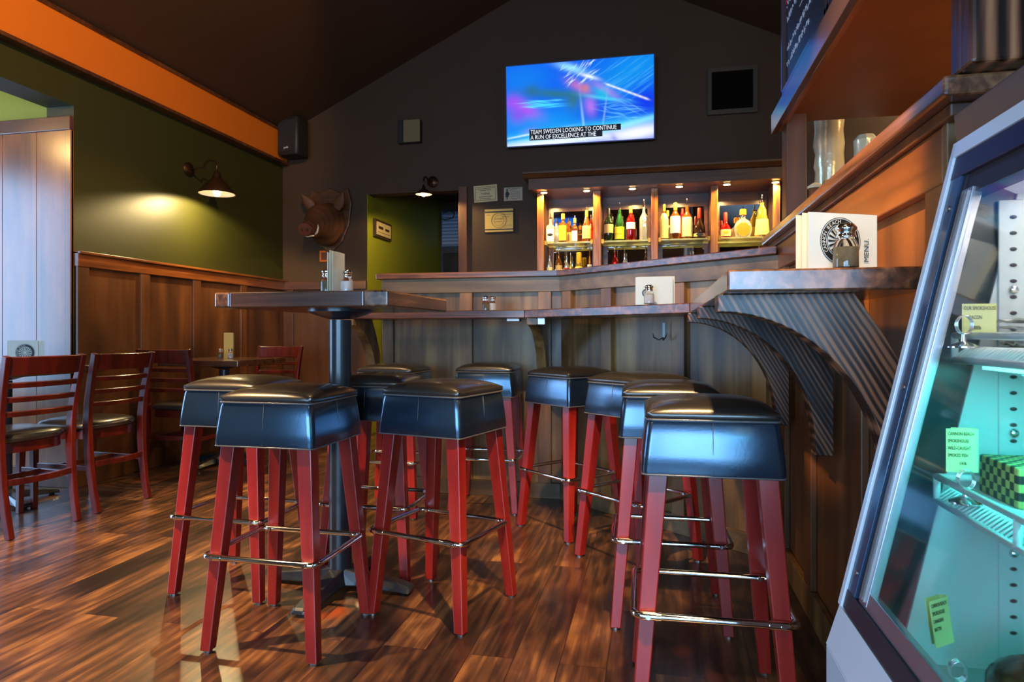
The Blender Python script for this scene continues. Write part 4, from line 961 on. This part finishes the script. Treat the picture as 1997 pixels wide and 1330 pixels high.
for px, H, R, gl, lb, cp, shp, tl in [
 (1072, .27, .024, 'clear', 'cream', 'pourer', 'round', 'slim pale bottle at far left of the lower shelf'), (1090, .295, .028, 'amber', 'tan', 'pourer', 'round', 'tall amber bottle with tan label, second on the lower shelf'),
 (1105, .255, .020, 'clear', 'red', 'pourer', 'round', 'slim bottle with red label on the lower shelf'), (1113, .24, .016, 'yellow', 'paleyellow', 'pourer', 'round', 'small yellow bottle on the lower shelf'),
 (1129, .27, .060, 'yellow', 'gold', 'gold', 'squat', 'big round yellow jar-like bottle on the lower shelf'), (1150, .30, .018, 'amber', 'white', 'pourer', 'round', 'amber bottle at the right of the lower first bay'),
 (1199, .29, .028, 'red', 'red', 'pourer', 'round', 'bright red bottle with steel pourer, alone in the lower second bay'), (1259, .28, .026, 'dark', 'black', 'pourer', 'round', 'dark slim bottle at the right of the lower second bay'),
 (1218, .27, .020, 'clear', 'cream', 'pourer', 'round', 'slim clear bottle whose pourer shows above the bar, second bay'), (1352, .27, .022, 'clear', 'cream', 'pourer', 'round', 'slim clear bottle at the right of the lower third bay')]:
    bottle(_bx(px), YB, 1.3575, H, R, gl, lb, cp, tl, shp, (.1, .55), False, LOWG)

# ================================================================== MENU BOARDS ON THE BULKHEAD
def chalkboard(y0, y1, label, seed, red):
    t = thing('menu_board', label, 'menu board', (.50, y0, 1.80), 0, None)
    wd = y1 - y0
    bm = NB(); box(bm, -.02, 0, 0, wd, .06, 1.1); obj('board', bm, M['board'], t)
    bm = NB()
    for d in ((0, wd, .045, .065), (0, wd, 1.08, 1.1), (0, .02, .045, 1.1), (wd - .02, wd, .045, 1.1)): box(bm, -.034, 0, d[0], d[1], d[2], d[3])
    obj('frame', bm, M['soffitedge'], t, bev=.002)
    rnd = random.Random(seed); bm = NB()
    def glyphs(ya, yb, z, h):      # handwriting-like strokes; writing runs from +y (left as seen) to -y
        y = yb
        while y > ya:
            w_ = h * rnd.uniform(.35, .6)
            for s in range(2):
                a = rnd.uniform(-h / 2, h / 2); b_ = rnd.uniform(-h / 2, h / 2)
                sweep(bm, [(-.0212, y - w_ * s * .5, z + a), (-.0212, y - w_ * (s * .5 + .45), z + b_)], .0012, .004, (1, 0, 0))
            y -= w_ * (1.25 if rnd.random() > .18 else 2.2)
    z = 1.03
    for k in range(17):
        if k in (4, 10): glyphs(wd * .35, wd - .05, z, .04)
        elif k % 3 == 2: sweep(bm, [(-.0212, wd * .25, z), (-.0212, wd * .6, z)], .0012, .004, (1, 0, 0)); glyphs(wd * .08, wd * .2, z, .03)
        else: glyphs(wd * rnd.uniform(.3, .5), wd - .05, z, .026); glyphs(.05, wd * .18, z, .026)
        z -= .055
    obj('chalk_writing', bm, M['chalk'], t)
    if red:
        bm = NB(); sweep(bm, [(-.0222, wd - .04, .60), (-.0222, wd - .10, .46), (-.0222, wd - .04, .38)], .0012, .03, (1, 0, 0)); sweep(bm, [(-.0222, wd - .16, .70), (-.0222, wd - .10, .58)], .0012, .03, (1, 0, 0)); obj('red_drawing', bm, M['chalkred'], t)
    return t
chalkboard(2.01, 2.69, 'black chalk menu board above the soffit, farther one with red drawing', 5, True)
chalkboard(1.30, 2.00, 'black chalk menu board above the soffit, nearer one', 6, False)

# things in the pass-through
bm = NB(); prism(bm, [(.745, 2.05), (1.3, 2.05), (1.3, 3.35), (.665, 3.35), (.665, 3.125), (.745, 3.125)], 'z', 1.36, 1.40)
ks = tag(obj('kitchen_shelf', bm, M['cabdark']), 'dark shelf inside the kitchen seen through the pass-through', 'shelf')
cp_ = thing('wrapped_cup_stack', 'tall stack of cups in crinkled clear wrap behind the half wall', 'cup stack', (.766, 3.24, 1.40))
bm = NB(); rnd = random.Random(2)
loft(bm, [[((r + rnd.uniform(-.003, .003)) * math.cos(2 * PI * k / 18), (r + rnd.uniform(-.003, .003)) * math.sin(2 * PI * k / 18), z) for k in range(18)] for r, z in ((.055, .19), (.062, .22), (.058, .28), (.064, .30), (.060, .36), (.066, .40), (.060, .46), (.064, .52))]); obj('upper_sleeve', bm, M['foil'], cp_, smooth=30)
bm = NB(); loft(bm, [[((r + rnd.uniform(-.004, .004)) * math.cos(2 * PI * k / 18), (r + rnd.uniform(-.004, .004)) * math.sin(2 * PI * k / 18), z) for k in range(18)] for r, z in ((.05, 0), (.06, .03), (.062, .09), (.056, .14), (.060, .19))]); obj('lower_sleeve', bm, M['foil'], cp_, smooth=30)
bk = thing('wrapped_cup_bundle', 'shorter wrapped bundle just showing above the half wall cap', 'cup stack', (.82, 2.9, 1.40))
bm = NB(); loft(bm, [[((r + rnd.uniform(-.004, .004)) * math.cos(2 * PI * k / 18), (r + rnd.uniform(-.004, .004)) * math.sin(2 * PI * k / 18), z) for k in range(18)] for r, z in ((.038, 0), (.042, .05), (.038, .12), (.043, .20), (.038, .28), (.042, .32), (.03, .34))]); obj('sleeve', bm, M['foil'], bk, smooth=30)
tag(B('cardboard_box', (.70, .738, 3.03, 3.08, 1.3735, 1.60), M['cardbox'], bev=.002), 'white box coloured yellow as lit, in front of the tall wrapped cups', 'box')  # white box, the yellow light on it put into its colour
tray = thing('lidded_tub', 'low tub with pale lid at the left of the pass-through', 'container', (.693, 3.165, 1.40))
bm = NB(); lathe(bm, [(.022, 0), (.027, .19)], n=24); obj('tub', bm, M['soffit'], tray, smooth=40)
bm = NB(); lathe(bm, [(.034, .19), (.034, .20), (.012, .215)], n=24); obj('lid', bm, M['cream'], tray, smooth=40)

# kitchen pendant (seen only in the back bar mirrors)
kp = thing('pendant_lamp', 'round white pendant lamp hanging in the kitchen', 'pendant lamp', (1.45, 2.95, 2.42))
bm = NB(); ellipsoid(bm, (0, 0, 0), (.10, .10, .13)); obj('globe', bm, mat('lit_globe', (1, .95, .85, 1), .4, emit=(1, .85, .6, 1), es=6), kp, smooth='all')
bm = NB(); tube(bm, [(0, 0, .12), (0, 0, .70)], .005, 6); obj('cord', bm, M['blackmetal'], kp)
point('pendant_light', (1.45, 2.95, 2.22), 16, (1, .62, .28), .1)

# ================================================================== REFRIGERATED CASE
CY0, CY1 = .02, 1.17
case = thing('display_case', 'refrigerated deli display case with slanted glass front at right', 'display case', (0.6, .6, 0))
ox, oy = .6, .6
def slx(z): return .295 + (z - .516) * (.462 - .295) / (1.245 - .516)      # x of slanted front at height z
SN = Vector((-(1.245 - .516), 0, (.462 - .295))).normalized()              # outward normal
SU = Vector(((.462 - .295), 0, (1.245 - .516))).normalized()               # up along the slope
SL = math.hypot(1.245 - .516, .167)
P0 = Vector((.295, 0, .516))
def slab(name, s0, s1, ya, yb, o0, o1, m, parent=case, bev=0):             # box lying on the slanted plane
    bm = NB(); obox(bm, P0 + SU * s0 + Vector((-ox, ya - oy, 0)) + SN * o0, SU, Vector((0, 1, 0)), SN, s1 - s0, yb - ya, o1 - o0); return obj(name, bm, m, parent, bev=bev)
def cbx(name, x0, x1, y0, y1, z0, z1, m, bev=0, parent=case):
    bm = NB(); box(bm, x0 - ox, x1 - ox, y0 - oy, y1 - oy, z0, z1); return obj(name, bm, m, parent, bev=bev)
# body below the glass
bm = NB(); prism(bm, [(.272 - ox, .02), (1.0 - ox, .02), (1.0 - ox, .40), (.36 - ox, .40), (.272 - ox, .445)], 'y', CY0 - oy, CY1 - oy); obj('lower_body', bm, M['casewhite'], case, bev=.003)
bm = NB(); prism(bm, [(.272 - ox, .445), (.36 - ox, .40), (.38 - ox, .43), (.305 - ox, .505), (.292 - ox, .51)], 'y', CY0 - oy, CY1 - oy); obj('front_sill', bm, M['casewhite'], case, bev=.001)
# far end wall: outer white skin with liner
bm = NB(); prism(bm, [(.296 - ox, .516), (.272 - ox, .445), (.30 - ox, .40), (1.0 - ox, .40), (1.0 - ox, 1.245), (.462 - ox, 1.245)], 'y', CY1 - .012 - oy, CY1 - oy); obj('end_skin', bm, M['casewhite'], case)
bm = NB(); prism(bm, [(.372 - ox, .44), (.98 - ox, .44), (.98 - ox, 1.16), (.535 - ox, 1.16)], 'y', CY1 - .03 - oy, CY1 - .012 - oy); obj('end_liner', bm, M['casein'], case)
bm = NB(); prism(bm, [(.30 - ox, .44), (.372 - ox, .44), (.535 - ox, 1.16), (.455 - ox, 1.20)], 'y', CY1 - .026 - oy, CY1 - .012 - oy); obj('liner_edge', bm, mat('smoky_plastic', c(34, 52, 56), .25), case)
cbx('back_liner', .98, 1.0, CY0, CY1 - .012, .40, 1.245, M['casein'])
cbx('roof', .50, 1.0, CY0, CY1 - .012, 1.19, 1.245, M['casein'])
cbx('deck', .36, .98, CY0, CY1 - .03, .40, .44, mat('case_deck', c(150, 170, 168), .4))
cbx('near_end', .46, 1.0, CY0, CY0 + .012, .40, 1.245, M['casewhite'])
# front frame
slab('outer_trim', -.005, SL, CY1 - .014, CY1 + .002, -.02, .004, M['casewhite'], bev=.001)
slab('blue_gasket', .02, SL - .03, CY1 - .050, CY1 - .015, -.02, .0, M['bluegasket'], bev=.001)
slab('dark_seal', .03, SL - .05, CY1 - .062, CY1 - .050, -.02, -.004, M['gasket'])
fr_ = slab('door_frame', .03, SL - .085, CY1 - .098, CY1 - .062, -.018, -.002, M['alu'], bev=.001)
for q in (.070, .078, .088): slab('groove', .035, SL - .09, CY1 - q - .0015, CY1 - q, -.004, .0005, M['steel'], parent=fr_)
slab('top_gasket', SL - .060, SL - .024, CY0, CY1 - .015, -.02, .001, mat('plum_gasket', c(38, 34, 62), .35), bev=.001)
slab('top_seal', SL - .092, SL - .060, CY0, CY1 - .05, -.03, -.006, M['gasket'])
slab('top_trim', SL - .024, SL + .002, CY0, CY1 + .002, -.02, .004, M['casewhite'], bev=.001)
slab('bottom_gasket', -.004, .026, CY0, CY1 - .015, -.02, .001, M['gasket'], bev=.001)
slab('bottom_frame', .026, .052, CY0, CY1 - .062, -.018, -.003, M['alu'], bev=.001)
for s in (.06, .36, .64):
    bm = NB(); p = P0 + SU * s + Vector((-ox, CY1 - .034 - oy, 0)); n = 12; s2 = Vector((0, 1, 0))
    loft(bm, [[p + SN * o + (SU * math.cos(2 * PI * k / n) + s2 * math.sin(2 * PI * k / n)) * rr for k in range(n)] for o, rr in ((0, .005), (.0015, .005), (.002, .003))])
    obj('screw', bm, M['steel'], case, smooth=40)
slab('glass_pane', .04, SL - .075, CY0 + .01, CY1 - .08, -.010, -.006, M['plexi'])
# stainless head
bm = NB(); prism(bm, [(.462 - ox, 1.246), (.458 - ox, 1.292), (.52 - ox, 1.30), (1.0 - ox, 1.30), (1.0 - ox, 1.246)], 'y', CY0 - oy, CY1 - oy); obj('steel_top', bm, M['steel'], case, bev=.002)
# pilaster with slots
cbx('pilaster', .508, .545, CY1 - .034, CY1 - .03, .45, 1.15, M['casein'], .001)
bm = NB()
for k in range(27): z = .50 + k * .024; ellipsoid(bm, (.527 - ox, CY1 - .0345 - oy, z), (.005, .0015, .003), seg=8)
obj('slot_holes', bm, M['gasket'], case)
bm = NB()
for z in (.62, .80, 1.015): ellipsoid(bm, (.527 - ox, CY1 - .036 - oy, z), (.007, .005, .007), seg=12)
obj('pilaster_screw', bm, M['chrome'], case, smooth='all')
# wire shelves
def wshelf(x0, z, dz, y1=CY1 - .05):
    bm = NB(); y0 = CY0 + .03; r = .0052
    tube(bm, [(x0 - ox, y1 - oy, z), (x0 - ox, y0 - oy, z)], r, 8); tube(bm, [(x0 - ox, y1 - oy, z - dz), (x0 - ox, y0 - oy, z - dz)], r, 8); tube(bm, [(x0 + .02 - ox, y1 - oy, z - dz + .014), (x0 + .02 - ox, y0 - oy, z - dz + .014)], .004, 8)
    y = y1
    while y > y0: tube(bm, [(x0 - ox, y - oy, z), (x0 - ox, y - oy, z - dz)], r, 8); y -= .23
    tube(bm, [(x0 - ox, y1 - oy, z), (x0 + .40 - ox, y1 - oy, z)], r, 8)
    fr = obj('wire_shelf', bm, M['wire'], case, smooth='all')
    bm = NB(); y = y1
    while y > .62: tube(bm, [(x0 - ox, y - oy, z - dz + .004), (x0 + .018 - ox, y - oy, z - dz + .018), (x0 + .40 - ox, y - oy, z - dz + .018)], .0020, 5); y -= .0105
    obj('shelf_wires', bm, M['wire'], fr, smooth='all')
wshelf(.442, .946, .036); wshelf(.418, .733, .036)
cbx('shelf_lamp_block', .47, .97, CY0 + .03, CY1 - .035, .906, .910, M['casein'])  # sheet added under the wires to block the white lamp
# case lamp, and an aqua strip added to turn the lower part turquoise
lmp = cbx('lamp_tube', .56, .58, CY0 + .05, CY1 - .06, 1.165, 1.185, mat('lit_tube_white', (1, 1, 1, 1), .4, emit=(1, .93, .90, 1), es=1.5))
lmp2 = cbx('added_aqua_strip', .475, .485, CY0 + .05, CY1 - .06, .896, .904, mat('aqua_fill_strip', (1, 1, 1, 1), .4, emit=(.18, .95, .88, 1), es=1.2))
area_light('case_lamp', (.58, .60, 1.16), (.62, .60, .9), .05, 1.0, 1.5, (1, .90, .88)); bpy.data.objects['case_lamp'].rotation_euler = (0, 0, 0)
la = area_light('case_aqua_fill', (.50, .55, .89), (.58, .60, .4), .03, .95, 3.2, (.03, .80, .80)); la.rotation_euler = (0, math.radians(12), 0)

# goods and price tags in the case
def tagcard(loc, rz, wd, ht, lines, label, base_z, tilt=0, sz=.0085):
    t = thing('price_tag', label, 'price tag', loc, rz); t.rotation_euler = (tilt, 0, rz)
    bm = NB(); rings = []
    for k in range(9):
        a = k / 8; x = wd * a; y = .0 if a < .85 else -.02 * 0
        rings.append([(x, y, 0), (x, y, ht), (x, y + .0008, ht), (x, y + .0008, 0)])
    for a in (30, 60, 90, 120, 150, 180): x = wd + .006 * math.sin(math.radians(a)); y = .006 * (1 - math.cos(math.radians(a))); rings.append([(x, y, 0), (x, y, ht), (x, y + .0008, ht), (x, y + .0008, 0)])
    rings.append([(wd * .3, .0125, 0), (wd * .3, .0125, ht), (wd * .3, .0133, ht), (wd * .3, .0133, 0)])
    loft(bm, rings); obj('card', bm, M['tag'], t)
    L_ = [text(s, sz, (x_, -.0006, ht - z_), (1, 0, 0), (0, 0, 1), M['ink'], name='x', ext=.0001, sx=.60) for s, x_, z_ in lines]
    join_parts(L_, 'handwriting', t); return t
def holder(loc, label, h=.035):
    t = thing('card_holder', label, 'card holder', loc)
    bm = NB(); lathe(bm, [(.020, 0), (.020, .002), (.012, .006), (.004, .009), (.003, h * .4)], n=24); obj('base', bm, M['chrome'], t, smooth=50)
    bm = NB()
    for q in range(4):
        tube(bm, [(.010 * math.cos(2 * PI * k / 20), -.006 + q * .003, h * .65 + .013 * math.sin(2 * PI * k / 20)) for k in range(20)], .0007, 5, closed=True)
    obj('coil', bm, M['chrome'], t, smooth='all'); return t
tagcard((.434, 1.075, .948), 0, .040, .044, [('OUR SMOKEHOUSE', .002, .009), ('BACON', .009, .022), ('12.00/lb', .009, .037)], 'pale yellow folded tag reading bacon on the upper case shelf', 0, sz=.0078)
holder((.430, 1.06, .929), 'chrome coil holder beside the bacon tag', .05)
tagcard((.398, 1.035, .757), 0, .036, .060, [('CANNON BEACH', .002, .009), ('SMOKEHOUSE', .002, .019), ('WILD-CAUGHT', .002, .029), ('SMOKED FISH', .002, .039), ('1/4 lb', .016, .050)], 'tall yellow handwritten tag clipped on the middle case shelf', 0, sz=.0068)
holder((.420, 1.03, .716), 'chrome coil holder on the middle case shelf', .05)
tagcard((.367, .985, .530), math.radians(40), .040, .060, [('CANNON BEACH', .002, .009), ('SMOKEHOUSE', .002, .019), ('CANADIAN', .002, .029), ('BACON', .002, .039)], 'tilted yellow handwritten tag at the bottom of the case', 0, tilt=-.15, sz=.0072)
holder((.392, .985, .44), 'large chrome coil holder with round foot on the case floor', .10)
m, N, L, b = newmat('checker_paper'); ck = N.new('ShaderNodeTexChecker'); ck.inputs['Scale'].default_value = 90; ck.inputs['Color1'].default_value = (.02, .02, .015, 1); ck.inputs['Color2'].default_value = c(200, 180, 100)
tc = N.new('ShaderNodeTexCoord'); L.new(tc.outputs['Object'], ck.inputs[0]); L.new(ck.outputs[0], b.inputs['Base Color']); b.inputs['Roughness'].default_value = .5; M['check'] = m
dbx = thing('checkered_tray', 'black and tan checkered paper tray on the middle case shelf', 'tray', (.47, 1.0, .7165))
bm = NB(); box(bm, 0, .25, 0, .11, 0, .055); obj('paper_liner', bm, M['check'], dbx, bev=.003)
def loaf(loc, rad, label, seed):
    t = thing('wrapped_meat', label, 'smoked meat', loc)
    bm = NB(); ellipsoid(bm, (0, 0, rad[2]), rad, seg=28); rnd = random.Random(seed)
    for v_ in bm.verts: v_.co += Vector((rnd.uniform(-1, 1), rnd.uniform(-1, 1), 0)) * .004
    obj('meat', bm, M['meat'], t, smooth='all')
    bm = NB(); ellipsoid(bm, (0, 0, rad[2]), (rad[0] * 1.07, rad[1] * 1.07, rad[2] * 1.0), seg=18)
    for v_ in bm.verts: v_.co += Vector((rnd.uniform(-1, 1), rnd.uniform(-1, 1), 0)) * .006
    obj('film', bm, M['plexi'], t); return t
loaf((.52, .98, .44), (.085, .07, .045), 'far plastic-wrapped brown meat on the case floor', 1)
loaf((.50, .80, .44), (.07, .075, .04), 'nearer plastic-wrapped brown meat on the case floor', 2)
wp = thing('paper_packets', 'crumpled white paper packets piled on the upper case shelf', 'paper packets', (.49, 1.02, .93))
rnd = random.Random(9)
for k in range(5):
    bm = NB(); n = 8; g = [[bm.verts.new((.18 * i / n, .09 * j / n, .008 * k + .004 + rnd.uniform(-.0025, .0025))) for j in range(n + 1)] for i in range(n + 1)]
    for i in range(n):
        for j in range(n): bm.faces.new((g[i][j], g[i + 1][j], g[i + 1][j + 1], g[i][j + 1]))
    o = obj('sheet', bm, M['plasticwrap'], wp); o.rotation_euler = (0, 0, rnd.uniform(-.1, .1)); md = o.modifiers.new('thick', 'SOLIDIFY'); md.thickness = .003

# ================================================================== CEILING SPOTLIGHTS (warm lamps out of view, put in for the room's light)
def ceiling_spot(loc, target, power, angle, label, col=WARM):
    t = thing('ceiling_spotlight', label, 'spotlight', loc, 0, 'warm spotlights on the ceiling')
    d = (Vector(target) - Vector(loc)).normalized(); bm = NB()
    s = d.orthogonal().normalized(); u = d.cross(s)
    loft(bm, [[d * o + (s * math.cos(2 * PI * k / 20) + u * math.sin(2 * PI * k / 20)) * r for k in range(20)] for o, r in ((-.12, .03), (-.10, .05), (.0, .055))], cap=False); obj('can', bm, M['blackmetal'], t, smooth=40)
    zc = 4.19 - .476 * abs(loc[0] + .683) - loc[2]
    bm = NB(); tube(bm, [tuple(d * -.11), (0, 0, zc)], .008, 8); obj('stem', bm, M['blackmetal'], t)
    spot('spot_lamp', loc, target, power, col, angle, .35, .03, t); return t
ceiling_spot((.16, .95, 2.75), (.08, 2.0, .8), 300, 40, 'spotlight aimed at the right-hand stools')
ceiling_spot((-1.1, .55, 2.7), (.515, 1.9, 1.27), 480, 23, 'spotlight aimed at the half wall', (1, .58, .20))
ceiling_spot((-.5, 1.3, 3.3), (-.6, 3.8, .75), 240, 56, 'added spotlight washing the bar front warm', (1, .66, .34))  # added wash, warms the bar front against the blue daylight
ceiling_spot((-2.3, 1.2, 2.75), (-2.2, 2.0, 0), 390, 62, 'spotlight over the left foreground floor')
ceiling_spot((-2.0, 3.3, 3.3), (-2.9, 3.9, 0), 60, 75, 'spotlight over the dining tables')
ceiling_spot((-1.0, 3.0, 3.2), (-1.1, 2.6, 0), 45, 70, 'spotlight over the tall table')
ceiling_spot((-.9, 1.6, 3.2), (-3.5, 3.4, 2.9), 230, 62, 'spotlight aimed at the orange band')

for x, y in ((-1.9, -.6), (.3, -.4)):  # added out of view as warm fill for the room
    t = thing('pendant_lamp', 'added warm fill pendant behind the viewer, ' + ('left' if x < 0 else 'right') + ' one', 'pendant lamp', (x, y, 2.7), 0, 'added fill pendants behind the viewer')
    bm = NB(); ellipsoid(bm, (0, 0, 0), (.11, .11, .14)); obj('globe', bm, mat('fill_globe', (1, .95, .85, 1), .4, emit=(1, .62, .28, 1), es=4), t, smooth='all')
    zc = 4.19 - .476 * abs(x + .683) - 2.7
    bm = NB(); tube(bm, [(0, 0, .13), (0, 0, zc)], .006, 6); obj('cord', bm, M['blackmetal'], t)
    point('fill_light', (x, y, 2.7), 28, (1, .58, .26), .15, t)

for nm, loc, p, col, r in point_jobs:
    t = thing('fill_bulb', 'added warm fill bulb in the ' + ('side room' if nm[0] == 's' else 'kitchen'), 'light bulb', loc)
    bm = NB(); ellipsoid(bm, (0, 0, 0), (.03, .03, .035)); obj('bulb', bm, M['bulb'], t, smooth='all')
    top = 2.7 if nm[0] == 's' else 1.752
    bm = NB(); tube(bm, [(0, 0, .03), (0, 0, top - loc[2])], .015, 8); obj('socket', bm, M['blackmetal'], t)
    point(nm, (loc[0], loc[1], loc[2] - .05), p, col, r, t)
